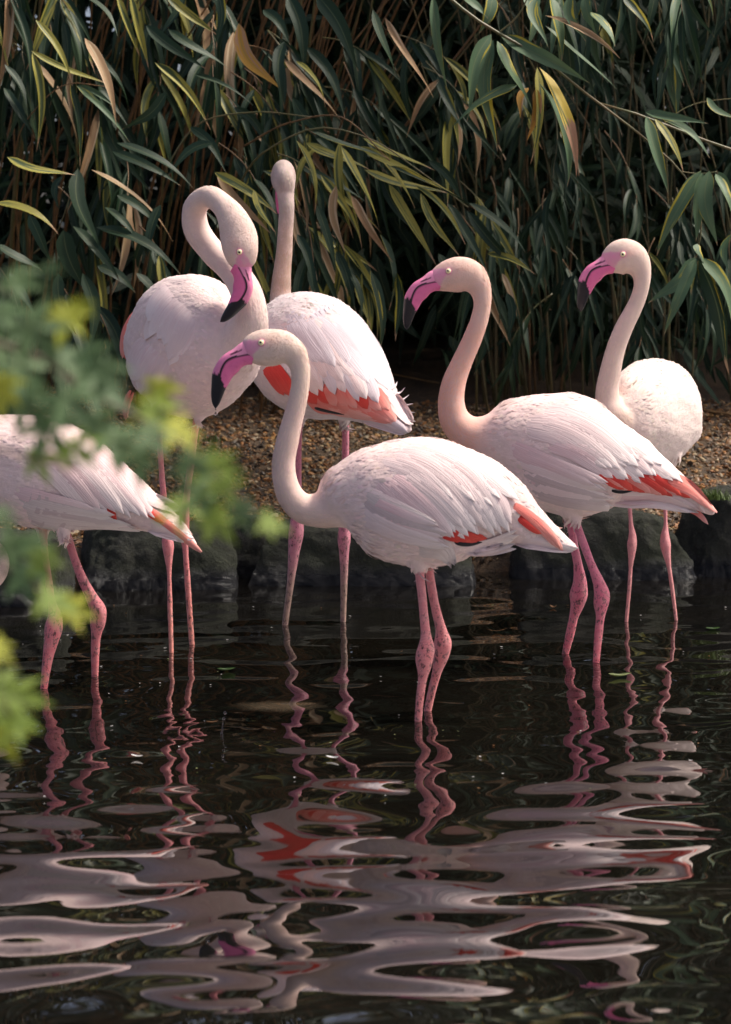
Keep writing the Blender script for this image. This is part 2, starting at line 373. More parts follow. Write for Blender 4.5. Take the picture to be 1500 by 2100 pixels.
class Bird: pass
def build_bird(spec):
    b = Bird(); legs = spec['legs']
    Yl = [ground(*l[-1][:2])[1] for l in legs]
    Y0 = sum(Yl) / len(Yl) + spec.get('dY', 0); b.Y0 = Y0
    base = np.mean([ground(*l[-1][:2], z=0) for l in legs], axis=0); base[2] = -0.28
    b.base = base
    root = empty('flamingo', base, spec['label'], 'flamingo', None); b.root = root
    def w(row):
        u, v, dy, a = row[:4]; bb = row[4] if len(row) > 4 else a
        Yd = Y0 + dy; return [*at(u, v, Yd), a * px(Yd), bb * px(Yd)]
    parts = []          # verts, faces, part id, t
    lat = np.array([*spec['lat'], 0.0]); lat /= np.linalg.norm(lat)
    S = spline([w(r) for r in spec['torso']], 60)
    V, F = loft(S[:, :3], np.maximum(S[:, 3], .004), np.maximum(S[:, 4], .004), lat, 48)
    parts.append((V, F, 0, np.append(np.repeat(np.linspace(0, 1, 60), 48), [0, 1])))
    N = [w(r) for r in spec['neck']]; Hd = [w(r) for r in spec['head']]
    allr = spline(N + Hd, 110); nn = len(N) / (len(N) + len(Hd))
    hl = np.array(spec.get('hlat', spec['lat']) if len(spec.get('hlat', spec['lat'])) == 3 else [*spec.get('hlat', spec['lat']), 0.0], float)
    V, F = loft(allr[:, :3], np.maximum(allr[:, 3], .004), np.maximum(allr[:, 4], .004), hl, 32)
    parts.append((V, F, 1, np.append(np.repeat(np.linspace(0, 1, 110), 32), [0, 1])))
    for l, yl in zip(legs, Yl):
        pts = []
        v0, v1 = l[0][1], l[-1][1]
        for (u, v, r) in l:
            f = min(1, max(0, (v - v0) / (v1 - v0)))
            yy = (Y0 + spec.get('hipY', 0) + 0.35 * (yl - Y0)) * (1 - f) + yl * f
            pts.append([*at(u, v, yy), r * px(yy)])
        p1, p0 = np.array(pts[-1]), np.array(pts[-2]); d = (p1 - p0)[:3]; d /= np.linalg.norm(d)
        zf = -0.27
        e = p1[:3] + d * ((zf - p1[2]) / d[2]); pts.append([*e, p1[3]])
        L = spline(pts, 90)
        V, F = loft(L[:, :3], L[:, 3], L[:, 3] * 0.92, lat, 20)
        parts.append((V, F, 2, np.append(np.repeat(np.linspace(0, 1, 90), 20), [0, 1])))
        hd = np.array(spec['heading']); hd = hd / np.linalg.norm(hd)
        for an in (-0.5, 0, 0.5):           # webbed toes on the pond bed
            dd = np.array([hd[0] * math.cos(an) - hd[1] * math.sin(an), hd[0] * math.sin(an) + hd[1] * math.cos(an), 0])
            pp = np.array([e + dd * t for t in (0, .03, .06, .085)])
            V, F = tube(pp, [.009, .008, .007, .004], 10); parts.append((V, F, 2, np.ones(len(V))))
    for t in spec['thighs']:
        T = spline([w(r) for r in t], 24)
        V, F = loft(T[:, :3], T[:, 3], T[:, 4], lat, 28); parts.append((V, F, 3, np.zeros(len(V))))
    def tang(rows, K, sgn):
        T_ = np.gradient(rows[:, :3], axis=0); T_ /= np.linalg.norm(T_, axis=1, keepdims=True); T_ = np.repeat(T_ * sgn, K, 0)
        return np.vstack([T_, T_[0], T_[-1]])
    flow = np.zeros((sum(len(p[0]) for p in parts), 3)); n0 = len(parts[0][0]); flow[:n0] = tang(S, 48, 1); flow[n0:n0 + len(parts[1][0])] = tang(allr, 32, -1); flow[n0 + len(parts[1][0]):] = (0, 0, -1)
    # ---- one continuous skin
    VV = []; FF = []; pid = []; pt = []; n = 0
    for V, F, p, t in parts:
        VV.append(V); FF += [tuple(i + n for i in f) for f in F]; n += len(V); pid += [p] * len(V); pt.append(t)
    VV = np.vstack(VV); pid = np.array(pid); pt = np.concatenate(pt)
    tmp = bpy.data.objects.new('tmp', mesh('tmp', VV, FF)); col.objects.link(tmp)
    bm = bmesh.new(); bm.from_mesh(tmp.data); bmesh.ops.recalc_face_normals(bm, faces=bm.faces); bm.to_mesh(tmp.data); bm.free()
    md = tmp.modifiers.new('r', 'REMESH'); md.mode = 'VOXEL'; md.voxel_size = 0.0034; md.use_smooth_shade = True
    dg = bpy.context.evaluated_depsgraph_get(); me = bpy.data.meshes.new_from_object(tmp.evaluated_get(dg))
    bpy.data.objects.remove(tmp)
    nv = len(me.vertices); C = np.empty(nv * 3, np.float32); me.vertices.foreach_get('co', C); C = C.reshape(-1, 3).astype(float)
    E = np.empty(len(me.edges) * 2, np.int32); me.edges.foreach_get('vertices', E); E = E.reshape(-1, 2)
    kd = KDTree(len(VV))
    for i, p in enumerate(VV): kd.insert(p, i)
    kd.balance()
    near = np.array([kd.find(p)[1] for p in C]); part = pid[near]; tt = pt[near]
    legf = (part == 2).astype(float)
    wgt = np.where(legf > 0, 0.06, 0.55)[:, None]
    C = laplace(C, E, 14, wgt)
    legf = laplace(legf[:, None], E, 3, 0.5)[:, 0]
    neckf = laplace((part == 1).astype(float)[:, None], E, 12, 0.6)[:, 0]
    # soft plumage relief on the torso
    me.vertices.foreach_set('co', C.astype(np.float32).ravel()); me.update()
    Nn = np.empty(nv * 3, np.float32); me.vertices.foreach_get('normal', Nn); Nn = Nn.reshape(-1, 3)
    amp = spec.get('lump', 0.003)
    ax = np.array(S[-1, :3] - S[0, :3]); ax /= np.linalg.norm(ax)
    Q = C - np.outer(C @ ax, ax) * 0.5          # stretch the relief along the body axis
    tor = np.clip(1 - neckf - legf, 0, 1)
    ii = np.where(tor > 0.02)[0]
    dsp = np.zeros(nv); dsp[ii] = fbm(Q[ii], spec.get('lumpf', 15), 2, spec['seed'])
    rdg = np.zeros(nv); rdg[ii] = 1 - np.abs(fbm(Q[ii], 13, 2, spec['seed'] + 5)) * 2
    C = C + Nn * ((dsp * amp + np.clip(rdg, 0, 1) * min(amp, .003) * 0.35) * tor)[:, None]
    # ---- colours
    cb = np.array(spec.get('c_body', (0.81, 0.61, 0.57))); cn = np.array(spec.get('c_neck', (0.79, 0.62, 0.56))); cl = np.array(spec.get('c_leg', (0.66, 0.18, 0.25)))
    colr = cb[None] * (1 - neckf[:, None]) + cn[None] * neckf[:, None]
    hfrac = np.clip((tt - nn * 0.9) / 0.1, 0, 1) * (part == 1)
    ch = np.array(spec.get('c_head', (0.82, 0.62, 0.51)))
    colr = colr * (1 - hfrac[:, None]) + ch * hfrac[:, None]
    colr = laplace(colr, E, 10, 0.6)
    lowl = np.clip(1.0 - (C[:, 2]) / 0.30, 0, 1)
    ct = np.array(spec.get('c_legtop', cl))
    clv = cl[None] * lowl[:, None] + ct[None] * (1 - lowl[:, None])
    if 'c_legtip' in spec:
        k = np.clip((lowl - 0.35) / 0.3, 0, 1)[:, None]; clv = clv * (1 - k) + np.array(spec['c_legtip']) * k
    colr = colr * (1 - legf[:, None]) + clv * legf[:, None]
    if spec.get('dirt'):
        sp = fbm(C, 70, 4, 2.0) + 0.5 * fbm(C, 14, 2, 7.0); top = np.clip((Nn[:, 2] - 0.1) * 1.6, 0, 1) * tor
        k = (np.clip((sp - 0.42) * 4, 0, 1) * top * spec['dirt'])[:, None]; colr = colr * (1 - k) + np.array([0.20, 0.15, 0.12]) * k
    if spec.get('stain'):
        sp = np.clip(fbm(C * np.array([1, 1, .5]), 22, 4, 4.0) + .25, 0, 1) * np.clip(neckf + .35 * tor * np.clip(Nn[:, 2] * 2, 0, 1), 0, 1) * spec['stain']
        colr = colr * (1 - sp[:, None]) + np.array([0.36, 0.27, 0.22]) * sp[:, None]
    # ---- head frame
    O = at(*spec['eye'][:2], Y0 + spec['eye'][2]); hs = px(5.0) * spec['hscale']; ek = spec.get('eyek', 1.0)
    fw = np.array(spec['fwd'], float); fw /= np.linalg.norm(fw); up = np.array(spec['up'], float); up -= fw * (up @ fw); up /= np.linalg.norm(up); la = np.cross(fw, up)
    rel = (C - O) / hs; hl2 = np.stack([rel @ fw, rel @ up], 1); side = rel @ la
    ishead = (part == 1) & (tt > nn * 0.8)
    jit = fbm(C[ishead], 160, 2, 1.0)
    hp = hl2[ishead] + jit[:, None] * 1.6
    face = np.zeros(nv); face[ishead] = in_poly(hp, FACE)
    d_eye = np.hypot(hl2[:, 0], hl2[:, 1]); ring = np.exp(-((d_eye) / 9.0) ** 2) * ishead
    blush = np.exp(-((hl2[:, 0] + 12) / 22) ** 2 - ((hl2[:, 1] - 3) / 10) ** 2) * ishead * 0.55
    colr = colr * (1 - blush[:, None]) + np.array([0.78, 0.40, 0.30]) * blush[:, None]
    face = laplace(face[:, None], E, 1, 0.5)[:, 0]
    f = np.clip(np.maximum(face, ring * 0.9), 0, 1)[:, None]
    colr = colr * (1 - f) + PINK2 * f
    me.vertices.foreach_set('co', (C - base).astype(np.float32).ravel()); me.update()
    color_attr(me, colr); float_attr(me, np.clip(legf, 0, 1), 'leg'); float_attr(me, np.clip(neckf, 0, 1), 'neck'); float_attr(me, np.clip(lowl, 0, 1), 'low')
    me.polygons.foreach_set('use_smooth', np.ones(len(me.polygons), bool))
    mp = mat_plumage('plumage', (0, 0, math.atan2(spec['heading'][1], spec['heading'][0])), spec.get('mud', 0.45), spec.get('scal', 0.5))
    me.materials.clear(); me.materials.append(mp)
    link('body', me, None, root)
    polys = [tuple(p.vertices) for p in me.polygons]
    b.bvh = BVHTree.FromPolygons([Vector(c) for c in C], polys)
    # ---- small contour feathers over the whole plumage, too many to count
    Nv = np.empty(nv * 3, np.float32); me.vertices.foreach_get('normal', Nv); Nv = Nv.reshape(-1, 3).astype(float)
    fl = laplace(flow[near], E, 12, 0.6)
    rf = np.random.default_rng(int(spec['seed'] * 100)); VC = []; FC = []; CC = []; kc = 0
    okp = (legf < 0.05) & (f[:, 0] < 0.05)
    for pool, cnt, Lr, Wr, lift_ in ((np.where(okp & (neckf < 0.6) & (part != 1) & (tt < 0.93))[0], 4600, (.026, .048), (.005, .011), .0015), (np.where(okp & (part == 1) & ~(ishead & (hl2[:, 0] > -70)))[0], 5600, (.014, .024), (.0016, .0030), .0004), (np.where(okp & ishead & (hl2[:, 0] > -70))[0], 1500, (.005, .008), (.0010, .0020), .0004)):
        L_hi = Lr[1]
        if len(pool) == 0: continue
        for i in rf.choice(pool, cnt):
            nr = Nv[i]; d = fl[i] + rf.normal(0, .18 if L_hi > .03 else .08, 3); d -= nr * (d @ nr); ln = np.linalg.norm(d)
            if ln < 1e-3: continue
            d /= ln; sd_ = np.cross(nr, d); L_f = rf.uniform(*Lr); W_f = rf.uniform(*Wr) / 2; lf_ = lift_ * rf.uniform(.5, 1.5); p = C[i]
            Rc = .10 if L_f > .02 else .35; m_ = p + d * L_f * .55 + nr * (lf_ - (.55 * L_f) ** 2 / (2 * Rc)); e_ = p + d * L_f + nr * (lf_ * 1.2 - L_f ** 2 / (2 * Rc))
            VC += [p - sd_ * W_f * .5 - nr * .001, p + sd_ * W_f * .5 - nr * .001, m_ - sd_ * W_f, m_ + nr * lf_ * .3, m_ + sd_ * W_f, e_]
            o_ = kc * 6; FC += [(o_, o_ + 1, o_ + 4, o_ + 3), (o_, o_ + 3, o_ + 2), (o_ + 2, o_ + 3, o_ + 5), (o_ + 3, o_ + 4, o_ + 5)]
            c_ = np.clip(colr[i] * (rf.uniform(.89, 1.08) if L_hi > .03 else rf.uniform(.95, 1.04)) + rf.normal(0, .012, 3), 0, .92); CC += [c_ * .96, c_ * .96, c_, c_ * 1.02, c_, np.minimum(c_ * 1.05, .93)]; kc += 1
    mc = mesh('contour_feathers', np.array(VC) - base, FC); color_attr(mc, np.array(CC))
    oc = link('contour_feathers', mc, M['contour'], root); oc['kind'] = 'stuff'
    # ---- bill
    K = 40
    Us, Ms, Ls = [spline(np.array([(x, y, 0) for x, y in q], float), K)[:, :2] for q in (U_, M_, L_)]
    kk = np.linspace(0, 1, K); W = np.interp(kk, [0, .15, .45, .7, .9, 1], [18, 17, 15.5, 12, 7, 2.0]) * spec.get('billw', 1)
    A = 25; an = np.linspace(0, math.pi, A)
    for nm, Q, up_ in (('upper_bill', Us, True), ('lower_bill', Ls, False)):
        Vb = []; Cb = []
        for i in range(K):
            for a in an:
                sgn = math.sin(a); lx = W[i] * (1.0 if up_ else 1.05) * np.sign(math.cos(a)) * abs(math.cos(a)) ** (0.75 if up_ else 0.6)
                q = Ms[i] + (Q[i] - Ms[i]) * sgn
                Vb.append(O + hs * (q[0] * fw + q[1] * up + lx * la) - base)
                dd = sgn * np.linalg.norm(Q[i] - Ms[i])
                jj = mnoise.noise(Vector((lx * .35, q[0] * .35, spec['seed'] + 3))) * 5
                if up_:
                    blk = q[1] < -62 + jj
                    c0 = PINK2 if q[0] < 60 else PINK2 * .5 + PINK * .5
                    if dd < 2.4: blk = blk or (q[0] > 24)
                    nos = ((q[0] - 52) / 13) ** 2 + ((q[1] + 20 + (q[0] - 52) * .35) / 2.2) ** 2 < 1
                    if nos: c0 = np.array([0.10, 0.02, 0.05])
                else:
                    blk = (q[1] < -76 - (80 - q[0]) * 2.3 + jj) or (dd < 1.7 and q[0] > 24) or q[1] < -112
                    c0 = PINK
                Cb.append((0.012, 0.011, 0.014) if blk else c0)
        Fb = [(i * A + k, i * A + k + 1, (i + 1) * A + k + 1, (i + 1) * A + k) for i in range(K - 1) for k in range(A - 1)]
        mb = mesh(nm, Vb, Fb); color_attr(mb, np.array(Cb)); link(nm, mb, M['bill'], root)
    # ---- eyes
    for sg in (1, -1):
        st = O + la * sg * 0.12; h = b.bvh.ray_cast(Vector(st), Vector(-la * sg))
        if h[0] is None: continue
        p = np.array(h[0]); nrm = np.array(h[1]); nrm = nrm if nrm @ (la * sg) > 0 else -nrm
        def disc(name, r, hgt, mat, par, off):
            bm = bmesh.new(); bmesh.ops.create_uvsphere(bm, u_segments=20, v_segments=12, radius=1)
            me_ = bpy.data.meshes.new(name); bm.to_mesh(me_); bm.free()
            me_.polygons.foreach_set('use_smooth', [True] * len(me_.polygons))
            o = link(name, me_, mat, root)
            q = Vector(nrm).to_track_quat('Z', 'Y')
            mtx = Matrix.Translation(Vector(p + nrm * off - base)) @ q.to_matrix().to_4x4() @ Matrix.Diagonal((r, r, hgt, 1))
            o.matrix_basis = mtx
            if par is not None:
                o.parent = par; o.matrix_parent_inverse = par.matrix_basis.inverted()
            return o
        e = disc('eye', 6.3 * hs * ek, 4.6 * hs * ek ** 2, M['iris'], None, 0.0)
        disc('eye_rim', 7.8 * hs * ek, 2.0 * hs * ek, M['rim'], e, -0.0003)
        disc('pupil', 2.6 * hs * ek, 1.4 * hs * ek, M['pupil'], e, 3.7 * hs * ek ** 2)
    return b

def b_Y(b, dy): return b.Y0 + dy
def feather(b, pts, wpx, mat, name, lift=(0.001, 0.006), extra=0.0, tipf=0.5, keep=True, Yfix=None, curl=0.0):
    """a feather lying on the bird: its centreline runs through photo pixels, every grid point is dropped on the skin"""
    nu, nvv = 13, 5
    P = np.array([(u, v, 0) for u, v in pts], float); C = spline(P, nu)[:, :2]; T = np.gradient(C, axis=0); T /= np.linalg.norm(T, axis=1, keepdims=True); Nn = np.stack([-T[:, 1], T[:, 0]], 1)
    tv = np.linspace(0, 1, nu); VV = []; lastd = None; prev_n = None
    o0 = Vector((0, 0, CAMZ)); D = np.full((nu, nvv), np.nan); NR = np.zeros((nu, nvv, 3)); RD = np.zeros((nu, nvv, 3))
    for i, t in enumerate(tv):
        wd = wpx * 0.5 * min(1, (t + 0.06) / 0.30) ** 0.6 * (math.sqrt(max(0.0, 1 - ((t - tipf) / (1.0 - tipf)) ** 2)) if t > tipf else 1)
        wd = max(wd, 0.4)
        for k in range(nvv):
            s_ = (k / (nvv - 1) * 2 - 1)
            q = C[i] + Nn[i] * wd * s_ - T[i] * (abs(s_) ** 2) * wd * 0.35 * t
            d = Vector(ray(*q)).normalized()
            if Yfix is not None:
                RD[i, k] = d; D[i, k] = b_Y(b, Yfix) / d.y + 0.006 * s_ * s_; NR[i, k] = -d; continue
            h = b.bvh.ray_cast(o0, d)
            if keep and h[0] is None:
                for f_ in (.75, .5, .25, 0):
                    d2 = Vector(ray(*(C[i] + Nn[i] * wd * s_ * f_))).normalized(); h = b.bvh.ray_cast(o0, d2); d = d2
                    if h[0] is not None: break
            RD[i, k] = d
            if h[0] is not None: D[i, k] = h[3]; NR[i, k] = h[1]
    ok = ~np.isnan(D)
    if ok.sum() < 4: return None
    # rays that pass the skin continue at the depth reached so far
    for i in range(nu):
        row = D[i]; m = ~np.isnan(row)
        if m.sum() == 0:
            D[i] = D[i - 1] if i else np.nanmin(D); NR[i] = NR[i - 1] if i else 0
            if keep and i: RD[i] = RD[i - 1]
        else:
            med = np.median(row[m]); D[i, ~m] = med; NR[i, ~m] = NR[i][m].mean(0)
    ref = np.nanmedian(D)
    # no jumps deeper than the neighbours
    for i in range(1, nu):
        for k in range(nvv): D[i, k] = min(D[i, k], np.median(D[i - 1]) + (0.09 if keep else 0.03))
    for k in range(nvv):
        D[:, k] = np.convolve(np.pad(D[:, k], 2, mode='edge'), np.ones(5) / 5, 'valid') * 0.5 + D[:, k] * 0.5
    sm = np.clip(tv / 0.3, 0, 1); sm = sm * sm * (3 - 2 * sm); lf = (lift[0] + 0.002) * sm - 0.002 + (lift[1] - lift[0]) * tv ** 1.5
    for i in range(nu):
        for k in range(nvv):
            s_ = (k / (nvv - 1) * 2 - 1)
            p = np.array(o0) + RD[i, k] * (D[i, k] - extra)
            nm = NR[i, k]; ln = np.linalg.norm(nm); nm = nm / ln if ln > 0 else -RD[i, k]
            if nm @ RD[i, k] > 0: nm = -nm
            nm = nm * 0.6 - RD[i, k] * 0.4
            p = p + nm * (lf[i] + 0.0018 * (1 - s_ * s_) * sm[i] + curl * tv[i] ** 3)
            VV.append(p - b.base)
    F = [(i * nvv + k, i * nvv + k + 1, (i + 1) * nvv + k + 1, (i + 1) * nvv + k) for i in range(nu - 1) for k in range(nvv - 1)]
    me = mesh(name, VV, F); set_uv(me, [(i / (nu - 1), k / (nvv - 1)) for i in range(nu) for k in range(nvv)])
    return link(name, me, M[mat], b.root)
def fan(b, A, B, n, wpx, mat, name, lift=(0.001, 0.006), jit=4, wj=0.15, ej=0.14, **kw):
    A = np.array(A, float); B = np.array(B, float); r = random.Random(hash(str(A.tolist())) % 9999 if False else int(abs(A.sum() + 3 * B.sum())) % 9973)
    for i in range(n):
        t = i / max(1, n - 1)
        pts = A * (1 - t) + B * t + np.array([[r.uniform(-jit, jit) * (0.4 + 0.6 * k / (len(A) - 1)), r.uniform(-jit, jit) * (0.4 + 0.6 * k / (len(A) - 1))] for k in range(len(A))])
        e = r.uniform(-0.04, ej); pts[-1] = pts[-1] + (pts[-2] - pts[-1]) * e
        mt = mat if isinstance(mat, str) else mat[r.randrange(len(mat))]
        # each feather rests a little above the one before it
        feather(b, pts, wpx * (1 + r.uniform(-wj, wj)), mt, name, (lift[0] * .8 + 0.0004 * (i % 3), lift[1] * .75 + 0.0011 * (i % 3)), **kw)

LEFT = dict(lat=(0, 1), fwd=(-1, 0, 0), up=(0, 0, 1), heading=(-1, 0))
F3 = dict(LEFT, label='pale flamingo in side view, neck in an S, its black bill tip dripping', seed=1.3, stain=0.25, mud=0.5, hipY=0.0,
    torso=[(628,1046,0,24,22),(660,1044,0,38,36),(700,1026,0,69,60),(740,1021,0,99,80),(780,1024,0,119,92),(830,1028,0,132,98),(880,1031,0,134,98),(930,1033,0,125,94),(980,1036,0,102,82),(1030,1050,0,76,64),(1080,1076,0,46,46),(1120,1096,0,29,34),(1160,1116,0,15,22),(1182,1125,0,7,12)],
    neck=[(720,1025,0,60,56),(690,1035,0,50,48),(655,1046,0,37),(620,1041,0,31),(597,1018,0,28),(585,985,0,25.5),(582,950,0,24.5),(590,905,0,23.5),(601,860,0,21.5),(612,815,0,20),(617,778,0,19.5),(614,748,0,22,20)],
    head=[(600,723,0,29,24),(580,713,0,36,27),(556,713,0,39,29),(536,714,0,38,27),(519,717,0,33,23),(507,721,0,26,19)],
    eye=(537,702,0), hscale=1.0,
    legs=[[(861,1150,12.0),(861,1170,10.6),(865.6,1218,9.6),(870.7,1271,9.8),(874,1306,11.8),(874.5,1329,17.9),(870.5,1350,19.0),(869.8,1368,15.7),(868,1385,11.0),(862,1429,9.0),(858,1480,8.0)],
          [(878,1140,9.0),(879.5,1158,9.0),(884.8,1200,9.7),(895,1253,10.0),(905.8,1297,13.2),(908.4,1318,19.0),(905.4,1341,17.4),(896.6,1377,10.4),(887.4,1412,9.0),(877,1459,8.4)]],
    thighs=[[(845,1100,-.03,52,40),(852,1135,-.03,32,28),(860,1162,-.02,16,15),(861,1172,-.01,11,11)],[(880,1100,.06,40,34),(880,1130,.06,22,20),(880,1155,.05,10,10)]],
    c_neck=(0.77,0.55,0.465), c_leg=(0.76,0.21,0.20), c_legtop=(0.78,0.25,0.26))
F4 = dict(LEFT, label='flamingo with salmon pink neck in side view and a broad red wing band', seed=2.9, mud=0.5,
    torso=[(945,890,0,24,24),(962,895,0,35,33),(1000,901,0,56,52),(1040,902,0,84,70),(1080,911,0,107,84),(1120,923,0,121,92),(1160,932,0,125,95),(1200,944,0,121,94),(1240,952,0,103,84),(1280,960,0,79,70),(1320,975,0,58,56),(1360,992,0,43,44),(1400,1012,0,29,34),(1440,1035,0,15,22),(1464,1052,0,6,12)],
    neck=[(1020,902,0,60,54),(985,898,0,48,44),(955,885,0,37),(932,858,0,31),(926,830,0,28),(931,787,0,25),(949,740,0,21.5),(970,693,0,20),(985,650,0,18.5),(990,620,0,18.5),(987,598,0,22,19)],
    head=[(978,580,0,28,22),(965,568,0,34,25),(945,563,0,37,27),(922,566,0,34,25),(904,572,0,28,20),(892,577,0,22,17)],
    eye=(919,556,0), hscale=1.014,
    legs=[[(1176,1050,10.0),(1182,1072,9.0),(1199,1120,9.0),(1214,1160,9.0),(1230,1200,13.4),(1235,1220,16.8),(1233,1240,15.7),(1232,1260,10.5),(1228,1300,9.0),(1223,1358,7.5)],
          [(1168,1055,9.0),(1172,1078,8.5),(1178,1120,9.0),(1186,1160,10.0),(1189.5,1200,15.7),(1187,1220,19.0),(1184.5,1240,14.6),(1178.5,1260,10.5),(1169.5,1300,9.5),(1160,1340,7.5)]],
    thighs=[[(1165,1010,-.03,50,40),(1170,1040,-.03,32,28),(1179,1062,-.03,15,14),(1183,1074,-.03,10,10)],[(1172,1020,.07,40,32),(1170,1050,.07,20,18),(1171,1074,.06,10,10)]],
    c_neck=(0.76,0.42,0.33), c_head=(0.80,0.52,0.42), c_leg=(0.76,0.14,0.17), c_legtop=(0.74,0.19,0.29))
F5 = dict(label='flamingo standing breast-on by the far rocks, back soiled with dark specks', seed=4.1, dirt=0.8, stain=0.15, mud=0.2, lump=0.003,
    lat=(.94,-.34), heading=(-.34,-.94), fwd=(-1,0,0), up=(0,0,1), hlat=(0,1,0),
    torso=[(1262,862,-.20,30,24.9),(1275,862,-.17,62,48.1),(1295,855,-.11,90,68.1),(1318.8,848,-.03,106,76.4),(1342.3,845,.06,110,78.8),(1365.8,848,.15,102,73.0),(1384.6,858,.23,80,58.1),(1401.52,872,.31,52,38.2),(1414.68,885,.39,28,24.9),(1424.08,897,.46,10,11.6)],
    neck=[(1300,865,-.08,70,66),(1275,868,-.16,50,46),(1254,850,-.20,34),(1247,825,-.20,27),(1246,800,-.20,24),(1252,763,-.20,22),(1263,717,-.20,20),(1281,670,-.20,19),(1298,637,-.20,17.5),(1310,610,-.20,16.5),(1317,580,-.20,17),(1316,560,-.20,21,18)],
    head=[(1308,543,-.2,29,21),(1297,532,-.2,35,25),(1282,527,-.2,38,27),(1266,530,-.2,35,24),(1253,536,-.2,28,19),(1244,541,-.2,22,16)],
    eye=(1274.7,521.7,-.2), hscale=1.065,
    legs=[[(1290,980,6.0),(1292,1040,5.0),(1295,1080,5.7),(1297.5,1100,9.0),(1296.5,1116,11.2),(1296,1132,9.0),(1294,1160,5.2),(1291.5,1200,4.8),(1285,1275,4.6)],
          [(1364,980,6.0),(1364.5,1040,5.0),(1365.5,1080,5.5),(1364,1100,10.1),(1365,1116,12.3),(1367,1132,10.1),(1372,1160,5.4),(1378,1200,5.0),(1387,1271,4.2)]],
    thighs=[[(1300,930,0,40,36),(1293,970,0,18,16),(1291,1000,0,7,7)],[(1365,930,.06,40,36),(1364,970,.06,18,16),(1364,1000,.05,7,7)]],
    c_neck=(0.77,0.58,0.49), c_body=(0.80,0.65,0.585), c_leg=(0.74,0.27,0.25), c_legtop=(0.72,0.25,0.27))
_F = Vector((0.624, 0, -0.78)); _U = Vector((0.78, 0, 0.624))
F1 = dict(label='preening flamingo with looped neck, resting its bill against its breast', seed=6.2, mud=0.45, lump=0.009, lumpf=8, scal=0.8,
    lat=(.87,.5), heading=(.5,-.87), fwd=tuple(_F), up=tuple(_U), hlat=(0,1,0),
    torso=[(505,735,-.24,35,30.4),(490,728,-.2,75,56.5),(462,718,-.14,110,80.0),(430,712,-.06,135,95.7),(402.9,710,.02,145,102.7),(375,712,.10,143,100.9),(349.6,718,.18,128,92.2),(328.4,725,.26,100,76.6),(311.5,735,.33,66,55.7),(296.3,750,.40,34,38.3),(287.8,775,.47,12,19.1)],
    neck=[(465,730,-.14,78,70),(498,700,-.21,52,50),(514,652,-.25,37),(506,602,-.245,33),(479,557,-.21,29),(433,513,-.18,26.5),(402,466,-.18,27),(401,426,-.20,24.5),(429,404,-.24,23),(461,425,-.28,25)],
    head=[(480,455,-.31,33,27),(490,486,-.32,38.5,30),(494,513,-.33,36.5,28),(498,533,-.33,31,23),(501,546,-.33,24,18)],
    eye=(493,517,-.33), hscale=0.995,
    legs=[[(326,850,10.1),(327,883,8.0),(336,1020,7.5),(342,1090,10.1),(345,1119,13.4),(346,1140,10.1),(347,1163,6.5),(349,1241,6.0),(352,1339,5.5)],
          [(408,845,9.0),(404,863,8.5),(392,947,8.5),(383,1020,8.0),(378,1065,11.8),(378,1090,11.2),(380,1119,7.5),(385,1192,7.0),(394,1322,6.5)]],
    thighs=[[(345,800,.08,60,52),(332,840,.06,26,24),(328,868,.03,10,10)],[(415,810,0,50,44),(409,840,0,22,20),(405,862,0,10,10)]],
    c_neck=(0.80,0.62,0.555), c_head=(0.79,0.59,0.50), c_body=(0.82,0.63,0.59), c_leg=(0.76,0.25,0.18), c_legtop=(0.72,0.20,0.22))
F2 = dict(label='flamingo seen from behind, head turned away, with a stained grey neck', seed=8.4, mud=0.8, eyek=0.6, stain=0.6, dirt=0.7,
    lat=(.76,.65), heading=(-.65,.76), fwd=(-.09,.985,-.15), up=(0,0,1), hlat=(.99,.09,0),
    torso=[(552,725,.26,40,40),(565,722,.22,75,70),(590,720,.16,108,95),(620,722,.09,124,105),(655,735,.01,126,106),(690,757,-.07,112,98),(725,785,-.14,85,84),(755,812,-.21,60,64),(785,838,-.27,42,44),(815,865,-.33,24,28),(834,882,-.38,8,14)],
    neck=[(610,710,.13,70,66),(588,655,.18,40,40),(577,615,.2,24),(578,570,.2,19.5),(583,520,.2,17),(586,470,.2,16),(588,425,.2,16.5),(586,398,.21,19,18)],
    head=[(584,376,.22,28,22),(582,364,.25,35,25),(581,364,.28,35,25),(580,370,.31,29,21),(578,376,.34,22,17)],
    eye=(580,358,.28), hscale=1.0,
    legs=[[(708,830,9.0),(709,870,8.0),(709,930,8.0),(708,1040,8.5),(707,1085,12.9),(706,1105,14.6),(706,1125,11.8),(706,1180,8.5),(704,1275,6.5)],
          [(615,830,9.0),(613,880,8.0),(612,1000,8.0),(610,1060,13.4),(608,1090,16.8),(604,1125,13.4),(598,1180,9.0),(585,1280,7.0)]],
    thighs=[[(690,810,-.03,44,40),(703,845,-.02,20,18),(708,870,0,10,10)],[(620,800,.05,44,40),(615,840,.03,20,18),(613,875,0,10,10)]],
    c_neck=(0.47,0.32,0.25), c_head=(0.47,0.37,0.33), c_body=(0.71,0.60,0.59), c_leg=(0.42,0.20,0.18), c_legtop=(0.60,0.18,0.27), c_legtip=(0.30,0.19,0.14))
